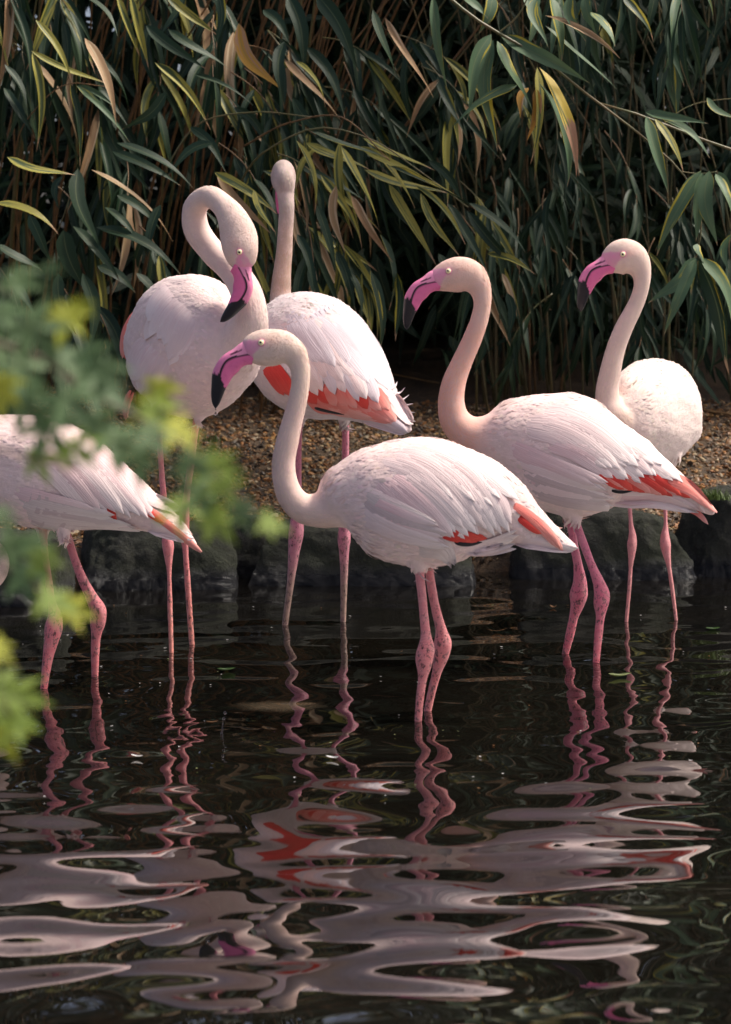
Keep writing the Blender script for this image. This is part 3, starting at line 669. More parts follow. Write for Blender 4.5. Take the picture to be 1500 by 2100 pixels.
F6 = dict(LEFT, label='flamingo with lowered head, half hidden behind blurred maple leaves', seed=9.7, mud=0.75,
    torso=[(-130,950,0,30,30),(-100,950,0,50,48),(-50,945,0,85,72),(10,950,0,101,82),(74,966,0,116,92),(123,980,0,112,90),(172,995,0,97,80),(221,1013,0,76,66),(270,1035,0,54,54),(319,1060,0,35,40),(363,1084,0,19,26),(402,1122,0,7,12)],
    neck=[(-70,955,0,60,54),(-115,965,0,42,40),(-158,1000,0,32),(-172,1050,0,27),(-150,1095,0,24),(-105,1112,0,23),(-65,1118,0,24,21)],
    head=[(-35,1128,0,32,24),(-18,1150,0,38,27),(-22,1175,0,36,26),(-32,1192,0,30,22)],
    eye=(-36,1178,0), hscale=0.94, 
    legs=[[(88,1080,9.0),(91,1119,8.0),(100.5,1192,8.0),(108,1240,9.5),(113,1262,14.6),(110,1290,19.0),(106,1312,15.7),(100.5,1339,12.3),(90,1413,8.0)],
          [(128,1075,10.0),(140,1104,9.0),(153,1145,9.0),(167,1182,10.0),(192,1232,14.0),(201,1250,17.4),(201,1275,16.8),(198,1300,11.0),(196,1330,9.5),(195,1388,7.5)]],
    thighs=[[(85,1030,.05,46,38),(88,1070,.05,22,20),(90,1100,.05,9,9)],[(120,1040,-.04,46,38),(128,1075,-.04,22,20),(136,1100,-.04,10,10)]],
    c_neck=(0.80,0.68,0.63), c_leg=(0.68,0.14,0.15), c_legtop=(0.68,0.20,0.23))
F6['fwd'] = (-0.45, 0, -0.9); F6['up'] = (0.9, 0, -0.45)

WP = ['white', 'white', 'pinkish']
b = build_bird(F3)
fan(b, [(872,1068),(915,1093),(968,1108)], [(900,1075),(945,1095),(996,1103)], 4, 22, 'red', 'red_covert', (0.0028, 0.0046))
feather(b, [(925,1110),(955,1115),(988,1110)], 9, 'black', 'flight_feather', (0.0032, 0.0052))
fan(b, [(1042,1026),(1090,1062),(1150,1126)], [(1058,1034),(1110,1076),(1162,1132)], 3, 17, 'coral', 'red_covert', (0.0046, 0.0076), jit=2, keep=False)
feather(b, [(1060,1055),(1085,1075),(1110,1095)], 20, 'red', 'red_covert', (0.0026, 0.0036))
fan(b, [(1060,1105),(1120,1112),(1187,1124)], [(1050,1112),(1110,1120),(1180,1131)], 3, 17, 'white', 'tail_feather', (.001, .003), jit=2, keep=False)
fan(b, [(935,1122),(1000,1112),(1062,1086)], [(940,1132),(1000,1130),(1055,1122)], 5, 19, 'white', 'under_plume', (.003, .008), jit=3, tipf=0.3, keep=False)
fan(b, [(800,990),(855,1045),(930,1106)], [(930,925),(1000,985),(1056,1082)], 8, 38, WP, 'covert', (.002, .004))
fan(b, [(760,975),(820,1030),(900,1096)], [(860,912),(960,965),(1042,1088)], 11, 36, WP, 'scapular', (.003, .006))
fan(b, [(760,940),(830,960),(915,1030)], [(840,902),(940,930),(1060,1030)], 6, 34, 'white', 'mantle_feather', (.002, .0045))
fan(b, [(738,1000),(800,1035),(905,1074)], [(728,1058),(815,1098),(925,1128)], 14, 24, ['beige', 'pinkish', 'white', 'dusk'], 'flank_plume', (.003, .013), tipf=0.35, jit=7)
fan(b, [(845,1100),(915,1118),(938,1160)], [(850,1130),(910,1140),(925,1162)], 4, 20, 'beige', 'flank_plume', (.003, .006), tipf=0.4, keep=False)

b = build_bird(F4)
fan(b, [(1215,965),(1250,985),(1282,1004)], [(1330,968),(1372,992),(1412,1022)], 13, 20, ['red', 'red', 'coral'], 'red_covert', (0.0031, 0.0046), jit=2)
fan(b, [(1330,985),(1400,1005),(1468,1052)], [(1345,965),(1410,992),(1472,1056)], 4, 15, 'coral', 'flight_feather', (0.0052, 0.0072), jit=2, keep=False)
fan(b, [(1262,1012),(1350,1012),(1446,1052)], [(1255,1034),(1340,1030),(1432,1050)], 5, 20, ['white', 'pinkish'], 'tail_feather', (.002, .004), jit=3, keep=False)
fan(b, [(1400,1042),(1432,1056),(1456,1080)], [(1396,1048),(1425,1062),(1446,1074)], 2, 13, 'coral', 'tail_feather', (-.006, -.006), jit=1, keep=False)
feather(b, [(1250,1005),(1272,1008),(1296,1005)], 6, 'black', 'flight_feather', (0.0042, 0.0062))
fan(b, [(1100,895),(1180,925),(1262,985)], [(1220,862),(1290,905),(1375,985)], 8, 40, WP, 'covert', (.0025, .005))
fan(b, [(1050,870),(1140,890),(1250,968)], [(1130,815),(1240,862),(1350,950)], 9, 44, ['white'], 'scapular', (.0025, .005))
fan(b, [(1250,900),(1310,935),(1385,985)], [(1230,845),(1310,905),(1405,990)], 5, 26, 'white', 'scapular', (.003, .006))
fan(b, [(1030,905),(1130,945),(1238,986)], [(1070,1000),(1150,1020),(1262,1036)], 15, 27, ['beige', 'pinkish', 'white', 'dusk'], 'flank_plume', (.003, .012), tipf=0.4, jit=8)

b = build_bird(F2)
fan(b, [(540,745),(560,775),(585,815)], [(560,742),(585,775),(612,820)], 3, 22, 'red', 'red_covert', (0.0026, 0.0036), jit=2)
fan(b, [(636,800),(655,825),(690,842)], [(765,812),(792,842),(818,868)], 9, 34, 'coral', 'flight_feather', (0.0017, 0.0032), jit=3)
fan(b, [(655,828),(695,842),(748,852)], [(735,838),(778,856),(818,872)], 7, 17, ['pale_coral', 'pale_coral', 'coral'], 'flight_feather', (0.0032, 0.0052), jit=2)
fan(b, [(625,775),(636,800),(652,826)], [(762,795),(782,820),(802,850)], 8, 26, ['red', 'red', 'coral'], 'red_covert', (0.0036, 0.0056), jit=4)
feather(b, [(634,832),(668,841),(708,849)], 6, 'black', 'flight_feather', (0.0042, 0.0052), tipf=.3)
fan(b, [(735,858),(790,874),(832,890)], [(770,855),(805,868),(838,888)], 3, 18, 'lilac', 'tail_feather', (.002, .004), jit=2, keep=False)
fan(b, [(795,815),(822,845),(842,876)], [(800,800),(828,838),(845,866)], 4, 22, 'white', 'tail_feather', (.004, .012), jit=3, tipf=.4, keep=False)
fan(b, [(640,640),(735,715),(798,802)], [(690,618),(762,690),(800,796)], 6, 40, 'lilac', 'scapular', (.002, .004))
fan(b, [(575,665),(592,730),(612,788)], [(640,660),(720,730),(795,806)], 10, 36, ['lilac', 'white', 'lilac'], 'scapular', (.003, .008), jit=8, ej=0.45)
fan(b, [(605,705),(628,758),(650,812)], [(715,735),(752,780),(778,826)], 7, 27, ['lilac', 'white'], 'scapular', (.004, .009), jit=5, ej=.3, tipf=.6)
fan(b, [(590,645),(622,700),(655,752)], [(640,645),(690,705),(730,760)], 5, 32, ['white', 'lilac'], 'mantle_feather', (.004, .009))

for (p0, p1, p2) in (((800,806),(818,806),(828,796)),((804,815),(824,820),(836,812)),((808,824),(828,832),(844,830)),((812,834),(834,846),(848,848)),((800,800),(808,794),(812,784)),((815,845),(836,860),(849,866))):
    feather(b, [p0, p1, p2], 4, 'lilac', 'down_plume', (.004, .008), tipf=.3, keep=False)

b = build_bird(F6)
fan(b, [(195,1020),(215,1035),(240,1060)], [(200,1035),(215,1045),(240,1066)], 2, 18, 'red', 'red_covert', (0.0026, 0.0036), jit=1)
fan(b, [(290,1030),(345,1075),(405,1126)], [(300,1045),(355,1085),(412,1130)], 2, 13, 'coral', 'flight_feather', (0.0052, 0.0072), jit=1, keep=False)
feather(b, [(292,1040),(315,1058),(335,1072)], 14, 'red', 'red_covert', (0.0036, 0.0056))
fan(b, [(280,1005),(325,1024),(366,1042)], [(285,1018),(325,1036),(368,1052)], 3, 16, 'white', 'tail_feather', (.004, .008), jit=2, keep=False)
fan(b, [(300,1070),(350,1088),(395,1098)], [(300,1085),(350,1096),(398,1112)], 3, 18, 'white', 'tail_feather', (.002, .006), jit=2, keep=False)
fan(b, [(30,905),(100,960),(190,1062)], [(150,885),(235,960),(322,1072)], 10, 36, WP, 'scapular', (.003, .006))
fan(b, [(10,1000),(100,1022),(212,1046)], [(30,1058),(130,1078),(300,1086)], 12, 26, ['beige', 'pinkish', 'white', 'dusk'], 'flank_plume', (.003, .012), tipf=.4, jit=7)

b = build_bird(F1)
fan(b, [(286,630),(259,676),(247,738)], [(304,652),(280,696),(264,746)], 6, 18, ['red', 'coral'], 'red_covert', (0.0016, 0.0016), jit=1, Yfix=0.34)
fan(b, [(268,800),(257,830),(259,868)], [(274,805),(262,835),(261,860)], 2, 9, 'coral', 'tail_feather', (.0, .0), jit=1, Yfix=0.46)
fan(b, [(310,690),(284,725),(268,775)], [(352,730),(325,775),(298,832)], 9, 34, 'white', 'covert', (.0004, .002), jit=7, ej=.3)
fan(b, [(360,585),(326,620),(298,680)], [(410,640),(385,690),(355,750)], 10, 36, 'white', 'covert', (.0004, .002), jit=8, ej=.3)

b = build_bird(F5)
fan(b, [(1412,872),(1426,888),(1430,908)], [(1415,870),(1429,885),(1434,902)], 2, 12, 'coral', 'tail_feather', (.0, .0), jit=1, Yfix=0.47)

# ------------------------------------------------------------------ edging stones
def mat_stone(name, moss):
    s = NT(name); P = s.obj(); G = s.geo()
    sep = s.n('SeparateXYZ'); s.l(G, sep.inputs[0]); z = sep.outputs[2]
    n1 = s.noise(P, 14, 5, 0.65); n2 = s.noise(P, 60, 6, 0.8); n3 = s.noise(P, 5, 3)
    c = s.mix(s.ramp(n1, [(0.3, 0), (0.7, 1)]), (0.018, 0.018, 0.015), (0.042, 0.041, 0.031))
    c = s.mix(s.math('MULTIPLY', s.ramp(n3, [(0.35, 0), (0.6, 1)]), moss), c, (0.024, 0.031, 0.013))
    c = s.mix(s.ramp(n2, [(0.55, 0), (0.70, 0.8)]), c, (0.09, 0.095, 0.05))
    wet = s.ramp(s.math('ADD', z, s.math('MULTIPLY', s.math('SUBTRACT', n1, 0.5), 0.05)), [(0.035, 1), (0.075, 0)])
    c = s.mix(wet, c, (0.012, 0.013, 0.017))
    s.l(c, s.p.inputs['Base Color'])
    s.l(s.math('SUBTRACT', 0.9, s.math('MULTIPLY', wet, 0.68)), s.p.inputs['Roughness'])
    s.l(s.bump(s.math('ADD', n2, s.math('MULTIPLY', n1, 0.8)), 1.0, 0.022), s.p.inputs['Normal']); return s.m
stone_m = mat_stone('mossy_stone', 0.75); stone_d = mat_stone('dark_stone', 0.25)
def stone(u0, u1, vtop, vwl, depth, label, mat=stone_m, seed=0, taper=0.12, rot=0.0, power=9.0, skew=0.0):
    g0 = ground(u0, vwl); g1 = ground(u1, vwl); Yf = (g0[1] + g1[1]) / 2
    wd = (g1[0] - g0[0]) * 1.06; top = at((u0 + u1) / 2, vtop, Yf + 0.04)[2]; hgt = top + 0.28
    bm = bmesh.new(); bmesh.ops.create_cube(bm, size=2); bmesh.ops.subdivide_edges(bm, edges=bm.edges[:], cuts=34, use_grid_fill=True)
    V = np.array([v.co for v in bm.verts]); L = (np.abs(V) ** power).sum(1) ** (1 / power); V = V / L[:, None]
    sz = np.array([wd / 2, depth / 2, hgt / 2]); Q = V * sz
    tz = (V[:, 2] + 1) / 2; Q[:, 0] *= 1 - taper * tz; Q[:, 1] *= 1 - taper * 1.2 * tz
    Q[:, 2] += skew * V[:, 0] * np.clip(V[:, 2], 0, 1) * hgt * 0.5
    rr_ = np.random.default_rng(seed + 40)
    for _ in range(16):          # chiselled facets
        nrm = rr_.normal(0, 1, 3) * np.array([1, 1, 0.8]); nrm[2] = abs(nrm[2]) * .8; nrm /= np.linalg.norm(nrm)
        d_ = (Q @ nrm).max() * rr_.uniform(0.84, 0.97); ov = np.clip(Q @ nrm - d_, 0, None); Q = Q - ov[:, None] * nrm * 0.92
    nn = fbm(Q, 5, 3, seed + .3) * 0.010 + fbm(Q, 17, 3, seed + 2.3) * 0.009 + fbm(Q, 50, 2, seed) * 0.006
    Q = Q + V / np.linalg.norm(V, axis=1, keepdims=True) * nn[:, None]
    for v, q in zip(bm.verts, Q): v.co = q
    me = bpy.data.meshes.new('edging_stone'); bm.to_mesh(me); bm.free(); me.polygons.foreach_set('use_smooth', [True] * len(me.polygons))
    o = link('edging_stone', me, mat); o.location = ((g0[0] + g1[0]) / 2, Yf + depth / 2, -0.28 + hgt / 2); o.rotation_euler = (0, 0, rot)
    o['label'] = label; o['category'] = 'stone'; o['group'] = 'stones edging the pond'
    return o
stone(-190, 142, 1105, 1246, 0.36, 'brownish edging stone behind the legs of the half hidden flamingo', seed=1)
stone(146, 482, 1082, 1212, 0.34, 'mossy edging stone behind the legs of the preening flamingo', seed=2, rot=0.10)
stone(452, 560, 1075, 1196, 0.20, 'small dark edging stone in the gap beside the long flat stone', stone_d, seed=3).location.y += 0.10
stone(505, 1000, 1080, 1203, 0.36, 'long flat-topped edging stone, wet and black along its foot', seed=4, taper=0.06, skew=0.03)
stone(1046, 1445, 1045, 1192, 0.34, 'sloping moss-speckled edging stone below the far breast-on flamingo', seed=5, taper=0.18, skew=-0.20)
stone(1404, 1700, 1010, 1188, 0.42, 'tall dark rounded edging stone topped with a grass tuft', stone_d, seed=6, power=3.5)

# ------------------------------------------------------------------ gravel (uncountable)
def gravel_mesh(n, seed):
    r = np.random.default_rng(seed); bm = bmesh.new(); bmesh.ops.create_icosphere(bm, subdivisions=1, radius=1)
    bV = np.array([v.co for v in bm.verts]); bF = np.array([[v.index for v in f.verts] for f in bm.faces]); bm.free()
    pal = np.array([(0.46, 0.19, 0.045), (0.38, 0.15, 0.04), (0.52, 0.29, 0.10), (0.24, 0.13, 0.06), (0.13, 0.10, 0.075), (0.50, 0.38, 0.22), (0.08, 0.065, 0.05), (0.30, 0.14, 0.05)])
    VV = []; FF = []; CC = []; k = 0
    while k < n:
        y = 7.05 + 2.2 * r.random() ** 1.35; x = r.uniform(-1.35, 1.6)
        z = gz(x, y)
        if z < 0.03: continue
        s_ = r.uniform(0.0035, 0.0085) * (1.6 if r.random() < .12 else 1) * np.array([1.45, 1.0, 0.5]) * r.uniform(0.7, 1.35, 3)
        th = r.uniform(0, 6.28); q = Matrix.Rotation(th, 3, 'Z') @ Matrix.Rotation(r.normal(0, .5), 3, 'X') @ Matrix.Rotation(r.normal(0, .5), 3, 'Y')
        v = (bV * (1 + r.uniform(-.22, .22, (len(bV), 1))) * s_) @ np.array(q).T + np.array([x, y, z + s_[2] * r.uniform(0.1, 1.3)])
        VV.append(v); FF.append(bF + len(bV) * k); c = pal[r.integers(len(pal))] * r.uniform(0.4, 1.05); CC.append(np.repeat(c[None], len(bV), 0)); k += 1
    return np.vstack(VV), np.vstack(FF), np.vstack(CC)
V, F, C = gravel_mesh(26000, 5)
gm = mesh('gravel', V, F, smooth=False); color_attr(gm, C)
s = NT('gravel_stones'); c = s.attr('Col').outputs['Color']; n = s.noise(s.geo(), 220, 3)
s.l(s.mix(s.math('MULTIPLY', n, 0.5), c, (0.10, 0.06, 0.03)), s.p.inputs['Base Color']); s.p.inputs['Roughness'].default_value = 0.55
link('gravel', gm, s.m, kind='stuff', label='wet orange and brown gravel chips on the bank', category='gravel')

# ------------------------------------------------------------------ bamboo
def leaf_mesh(name, arch, twist, fold, sway):
    nu = 14; V = []; UV = []
    for i in range(nu + 1):
        t = i / nu
        wd = 0.5 * (min(1, t / 0.16) ** 0.7) * (1 - 0.30 * max(0, (t - 0.25) / 0.75)) * (1 if t < 0.55 else max(0, 1 - ((t - 0.55) / 0.45) ** 1.15)) + 0.006
        zc = arch * 4 * (t - t * t) * (1 + 0.5 * (t - .5)); yc = sway * math.sin(t * math.pi * 1.3)
        an = twist * (t - 0.3)
        for k, s_ in enumerate((-1, -0.5, 0, 0.5, 1)):
            y = wd * s_; z = fold * abs(s_) * wd
            V.append((t, yc + y * math.cos(an) - z * math.sin(an), zc, y * math.sin(an) + z * math.cos(an)))
            UV.append((t, (s_ + 1) / 2))
    F = [(i * 5 + k, (i + 1) * 5 + k, (i + 1) * 5 + k + 1, i * 5 + k + 1) for i in range(nu) for k in range(4)]
    # local y is in leaf widths, z: arch is in leaf lengths, fold in leaf widths; widths are about a ninth of the length
    return [(x, y, zc + zf / 8.0) for x, y, zc, zf in V], F, UV
LS = []
for i in range(12):
    LS.append(leaf_mesh('leaf', random.uniform(0.02, 0.17), random.uniform(-1.3, 1.3), random.uniform(0.2, 0.7), random.uniform(-0.7, 0.7)))
G1, G2 = (0.010, 0.030, 0.014), (0.022, 0.050, 0.020)
LM = {'g': mat_leaf('green_leaf', G1, G2, tip=0.04), 'gt': mat_leaf('green_leaf_dry_tip', G1, G2, stripe=0.25, tip=0.13),
      'y': mat_leaf('striped_leaf', (0.045, 0.075, 0.030), (0.075, 0.10, 0.03), stripe=0.85, stripe_col=(0.30, 0.27, 0.05), tip=0.14),
      'd': mat_leaf('dead_leaf', (0.42, 0.28, 0.15), (0.30, 0.17, 0.08), stripe=0.3, stripe_col=(0.55, 0.42, 0.26), rough=0.6),
      'o': mat_leaf('yellow_leaf', (0.50, 0.28, 0.04), (0.45, 0.22, 0.05), stripe=0.35, stripe_col=(0.42, 0.24, 0.13), rough=0.5),
      'h': mat_leaf('half_dead_leaf', (0.05, 0.08, 0.03), (0.06, 0.09, 0.03), stripe=0.9, stripe_col=(0.50, 0.36, 0.05), tip=0.45, tip_col=(0.36, 0.20, 0.12)),
      'b': mat_leaf('highlight_leaf', (0.065, 0.12, 0.060), (0.085, 0.145, 0.068), stripe=0.15, tip=0.05)}  # blue-green leaf; glossy highlights are brightened into its base colour
LMESH = {}
for kk, mt in LM.items():
    for i, (V, F, UV) in enumerate(LS):
        me = mesh('leaf', V, F); set_uv(me, UV); me.materials.append(mt); LMESH[kk, i] = me
camv = Vector((0, 0, CAMZ))
def place_leaf(parent, B, T, width, kind, tilt=None):
    B, T = Vector(B), Vector(T); X = T - B; L = X.length; X.normalize()
    nrm = (camv - B).normalized() * random.uniform(0.4, 1) + Vector((random.uniform(-.5, .7), 0, random.uniform(.1, 1.0)))
    if tilt: nrm = Vector(tilt)
    nrm -= X * nrm.dot(X); nrm.normalize(); Yv = nrm.cross(X)
    me = LMESH[kind, random.randrange(len(LS))]
    o = bpy.data.objects.new('leaf', me); col.objects.link(o); o.parent = parent
    m = Matrix((X * L, Yv * width, nrm * L)).transposed().to_4x4(); m.translation = B - parent.location
    o.matrix_basis = m
    return o
cane_m = mat_plain('dry_cane', (0.21, 0.115, 0.045), 0.5, 0.4, 30, (0.11, 0.06, 0.025))
cane_d = mat_plain('dark_cane', (0.10, 0.075, 0.03), 0.5, 0.4, 30, (0.06, 0.05, 0.02))  # darker green-brown than the dry canes
cane_g = mat_plain('green_cane', (0.09, 0.10, 0.035), 0.4, 0.5, 20, (0.14, 0.10, 0.04))
def cane(parent, pts, r0, r1, mat, name='cane', seg=14):
    S = spline(np.array(pts, float), seg); rr = np.linspace(r0, r1, seg)
    V, F = tube(S - np.array(parent.location), rr, 6)
    return link(name, mesh(name, V, F), mat, parent)
def twig_px(parent, pl, r0, r1, mat=None, name='branch'):
    return cane(parent, [at(u, v, Y) for u, v, Y in pl], r0, r1, mat or cane_g, name, 20)

GRP = 'bamboo behind the pond'
def clump(label, x, y):
    return empty('bamboo_clump', (x, y, gz(x, y)), label, 'bamboo', GRP)
bl = clump('dense bamboo with dry brown canes and broad dark leaves behind the preening flamingo', -1.0, 8.5)
bc = clump('bamboo with arching sprays of yellow-striped leaves between the flamingo necks', 0.0, 8.3)
br = clump('dark bamboo thicket of fine leaves behind the gravel and the far flamingo', 1.1, 8.9)
bb = clump('bamboo with a long overhanging branch of broad drooping leaves', 1.75, 7.9)
# canes
for i in range(110):
    x = random.uniform(-2.4, -0.3); y = random.uniform(8.9, 9.6); le = random.uniform(0.1, 1.35)
    z0 = gz(x, y); h = random.uniform(1.7, 2.9)
    cane(bl, [(x, y, z0 - .03), (x + le * .25, y - .35, z0 + h * .4), (x + le * .9, y - random.uniform(.5, 1.2), z0 + h)], random.uniform(.004, .009), .003, cane_m if random.random() < .85 else cane_g)
for i in range(26):
    x = random.choice([random.uniform(-0.4, -0.05), random.uniform(0.5, 0.9)]); y = random.uniform(9.2, 9.8); z0 = gz(x, y); h = random.uniform(1.2, 2.3); le = random.uniform(-.5, .3)
    cane(bc, [(x, y, z0 - .03), (x + le * .3, y - .05, z0 + h * .5), (x + le, y - .2, z0 + h)], random.uniform(.004, .008), .003, cane_m if random.random() < .5 else cane_g)
for i in range(64):
    x = random.uniform(0.45, 2.2); y = random.uniform(8.9, 9.6); z0 = gz(x, y); h = random.uniform(1.6, 2.8); le = random.uniform(-.75, .25)
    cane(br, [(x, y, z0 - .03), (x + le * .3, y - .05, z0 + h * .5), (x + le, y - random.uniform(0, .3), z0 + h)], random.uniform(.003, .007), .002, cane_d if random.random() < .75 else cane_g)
def hero(parent, rows, Y, dj=0.12, wf=0.82):
    for (u0, v0, u1, v1, w, k) in rows:
        y0 = Y + random.uniform(-dj, dj); y1 = y0 - random.uniform(-0.02, 0.08)
        place_leaf(parent, at(u0, v0, y0), at(u1, v1, y1), w * px(y0) * wf, k)
hero(bl, [(165,-10,245,75,28,'g'),(240,-10,285,118,18,'y'),(268,-10,303,142,21,'y'),(340,-10,445,75,23,'y'),(443,-20,453,100,26,'gt'),(590,-10,632,150,37,'g'),(650,-10,742,142,40,'g'),(490,48,566,192,36,'o'),
 (584,85,577,222,30,'g'),(608,125,665,225,17,'y'),(628,95,716,240,29,'g'),(300,52,420,144,28,'g'),(318,128,436,266,23,'y'),(174,78,241,258,27,'d'),(73,40,150,172,19,'y'),(64,104,226,180,17,'y'),(66,108,79,312,22,'y'),
 (10,132,62,240,22,'g'),(8,180,70,285,22,'g'),(145,172,170,342,18,'gt'),(158,176,266,292,17,'b'),(160,175,245,222,14,'b'),(398,152,532,222,15,'g'),(342,188,255,272,27,'g'),(240,293,398,388,29,'g'),(437,293,342,352,30,'g'),
 (230,310,372,382,24,'g'),(160,346,193,522,43,'g'),(188,348,357,502,20,'d'),(-10,416,122,480,31,'y'),(15,322,152,366,26,'y'),(130,472,172,600,46,'g'),(150,464,245,580,28,'g'),(198,466,375,566,36,'g'),(-10,500,85,560,32,'g'),
 (215,425,282,495,26,'g'),(130,360,115,430,22,'g'),(345,60,470,150,24,'g'),(380,-10,330,80,24,'g'),(540,20,600,90,26,'g'),(170,560,192,730,34,'g'),(200,545,280,600,30,'g'),(120,560,150,690,30,'g'),(280,560,330,640,26,'g'),
 (330,420,300,530,26,'g'),(240,400,330,470,24,'g'),(60,440,110,540,28,'g'),(20,560,70,650,30,'g'),(600,200,690,300,24,'g'),(480,220,560,300,22,'g'),(390,260,470,350,24,'g')], 7.65)
hero(bc, [(440,353,572,442,25,'y'),(445,358,552,484,23,'d'),(628,293,762,358,25,'y'),(608,288,648,442,21,'y'),(698,288,720,492,23,'y'),(658,358,740,518,23,'y'),(598,422,640,558,17,'d'),(745,283,890,354,25,'y'),(748,348,922,404,27,'y'),
 (798,378,896,545,22,'y'),(863,396,937,530,20,'y'),(918,416,998,562,28,'g'),(958,432,1068,560,26,'g'),(962,416,1078,518,24,'g'),(700,300,775,480,22,'y'),(720,400,805,540,20,'d'),(660,300,600,390,20,'y'),(770,300,850,440,22,'y'),(640,270,800,330,22,'gt'),
 (690,380,700,520,22,'d'),(760,555,778,730,27,'gt'),(690,515,735,640,24,'g'),(815,560,818,700,26,'gt'),(1000,520,1100,560,18,'y'),(780,480,800,640,26,'gt'),(640,540,660,640,22,'g'),(720,560,742,650,22,'g'),(850,380,960,500,18,'y'),(880,330,960,420,20,'g'),
 (650,420,690,560,22,'g'),(800,340,980,440,20,'gt'),(610,480,650,600,22,'g'),(1040,600,1050,700,22,'g'),(900,520,930,600,24,'g'),(520,390,560,480,20,'y'),(540,350,620,420,20,'gt'),(980,560,1000,640,18,'d'),(1030,560,1062,650,14,'d'),(740,300,905,395,22,'y')], 7.5)
hero(bb, [(1008,70,945,245,31,'b'),(1012,82,1006,310,31,'b'),(1020,84,1086,238,33,'b'),(1028,74,1208,174,33,'b'),(1102,138,1088,337,21,'y'),(1106,138,1180,364,34,'h'),(1106,170,1162,384,34,'b'),(1062,174,920,267,20,'b'),(1128,-10,1150,125,27,'b'),
 (1074,-10,1095,98,29,'b'),(1104,-10,1112,98,27,'b'),(1170,-10,1192,88,22,'b'),(1200,-10,1220,70,24,'b'),(1212,25,1262,96,26,'b'),(1278,-10,1336,88,22,'gt'),(1118,52,1266,188,18,'b'),(1118,32,1272,122,14,'d'),(1325,238,1367,398,29,'b'),(1344,244,1402,354,19,'y'),
 (1350,238,1457,324,22,'b'),(1324,230,1452,256,20,'b'),(1438,350,1350,526,34,'b'),(1440,354,1424,495,29,'b'),(1455,350,1462,505,33,'b'),(1468,356,1496,485,26,'b'),(1474,352,1520,440,24,'b'),(1425,528,1338,628,37,'b'),(1427,530,1364,690,27,'b'),(1432,532,1506,765,37,'gt'),
 (1438,528,1512,672,35,'b'),(1430,500,1440,540,22,'b'),(888,-10,917,190,20,'b'),(765,20,806,158,20,'g'),(790,36,886,204,15,'d'),(1010,-10,985,70,28,'b'),(945,-10,1000,40,24,'b'),(1085,180,1060,240,16,'o'),(1100,180,1085,290,20,'o'),(1450,200,1510,250,16,'b'),(1500,480,1490,560,20,'b')], 6.95, 0.06, 0.95)
twig_px(bb, [(880,-40,6.95),(985,45,6.95),(1030,72,6.95),(1110,118,6.95),(1200,190,6.97),(1260,235,6.98),(1330,290,7.0),(1405,362,7.0),(1440,450,7.02),(1428,528,7.02)], .0055, .0022)
twig_px(bb, [(1230,212,6.98),(1320,238,7.0),(1420,278,7.02),(1540,318,7.05),(1760,300,7.3),(1950,420,7.6),(2020,800,7.9)], .0035, .008)
twig_px(bb, [(1020,70,6.95),(1060,35,6.95),(1090,-20,6.95)], .003, .002)
twig_px(bb, [(1395,352,7.0),(1440,356,7.0),(1470,352,7.0)], .0022, .0016)
twig_px(bb, [(1320,290,7.0),(1420,215,7.05),(1520,200,7.05)], .002, .0016)
twig_px(bc, [(470,420,7.9),(560,300,7.55),(650,262,7.5),(760,285,7.5),(860,350,7.5),(960,425,7.5)], .004, .002)
twig_px(bc, [(500,300,7.8),(600,250,7.6),(700,240,7.5),(800,330,7.5)], .0035, .002, cane_m)
twig_px(bl, [(330,420,7.9),(350,330,7.7),(400,260,7.7),(520,230,7.65),(640,240,7.6)], .004, .002)
twig_px(bl, [(20,360,7.9),(60,240,7.7),(140,172,7.65),(220,178,7.65)], .003, .0015, cane_m)
twig_px(bl, [(70,520,7.9),(120,470,7.7),(160,345,7.65)], .003, .0015)
# the mass of leaves behind, one by one
def scatter(parent, n, ur, vr, Yr, ang, asd, lr, wr_, kinds, avoid=None):
    k = 0
    while k < n:
        u, v = random.uniform(*ur), random.uniform(*vr)
        if avoid and any(((u - a[0]) / a[2]) ** 2 + ((v - a[1]) / a[3]) ** 2 < 1 for a in avoid): continue
        Yd = random.uniform(*Yr); th = R(random.gauss(ang, asd)); L = random.uniform(*lr); w = random.uniform(*wr_)
        p0 = at(u, v, Yd); dy = random.uniform(-.10, .06)
        p1 = at(u + L * math.cos(th), v + L * math.sin(th), Yd + dy)
        place_leaf(parent, p0, p1, w * px(Yd), random.choice(kinds)); k += 1
CAVE = [(890, 640, 160, 140), (860, 300, 80, 70)]
def spray(parent, u, v, Y, ang, n, Lr, wr_, kinds, tw=130, mat=None):
    a = R(ang); P_ = []; uu, vv, yy = u, v, Y
    for i in range(5):
        P_.append((uu, vv, yy)); a += R(random.uniform(6, 15)) * (1 if math.cos(a) > 0 else -1); uu += tw / 4 * math.cos(a); vv += tw / 4 * math.sin(a); yy -= random.uniform(.0, .06)
    twig_px(parent, P_, .0028, .0012, mat or random.choice([cane_m, cane_g]), 'twig')
    for k in range(n):
        t = 0.25 + 0.75 * (k + random.random() * .6) / n; j = min(3, int(t * 4)); f_ = t * 4 - j
        q = [P_[j][c] + (P_[j + 1][c] - P_[j][c]) * min(1, f_) for c in range(3)]
        b_ = a + R((1 if k % 2 else -1) * random.uniform(8, 48) * (1.25 - t)); dx, dz = math.cos(b_), math.sin(b_) + random.uniform(.25, .8); ln = math.hypot(dx, dz)
        L = random.uniform(*Lr); p0 = at(q[0], q[1], q[2]); p1 = at(q[0] + L * dx / ln, q[1] + L * dz / ln, q[2] - random.uniform(-.08, .12))
        place_leaf(parent, p0, p1, random.uniform(*wr_) * px(q[2]), random.choice(kinds))
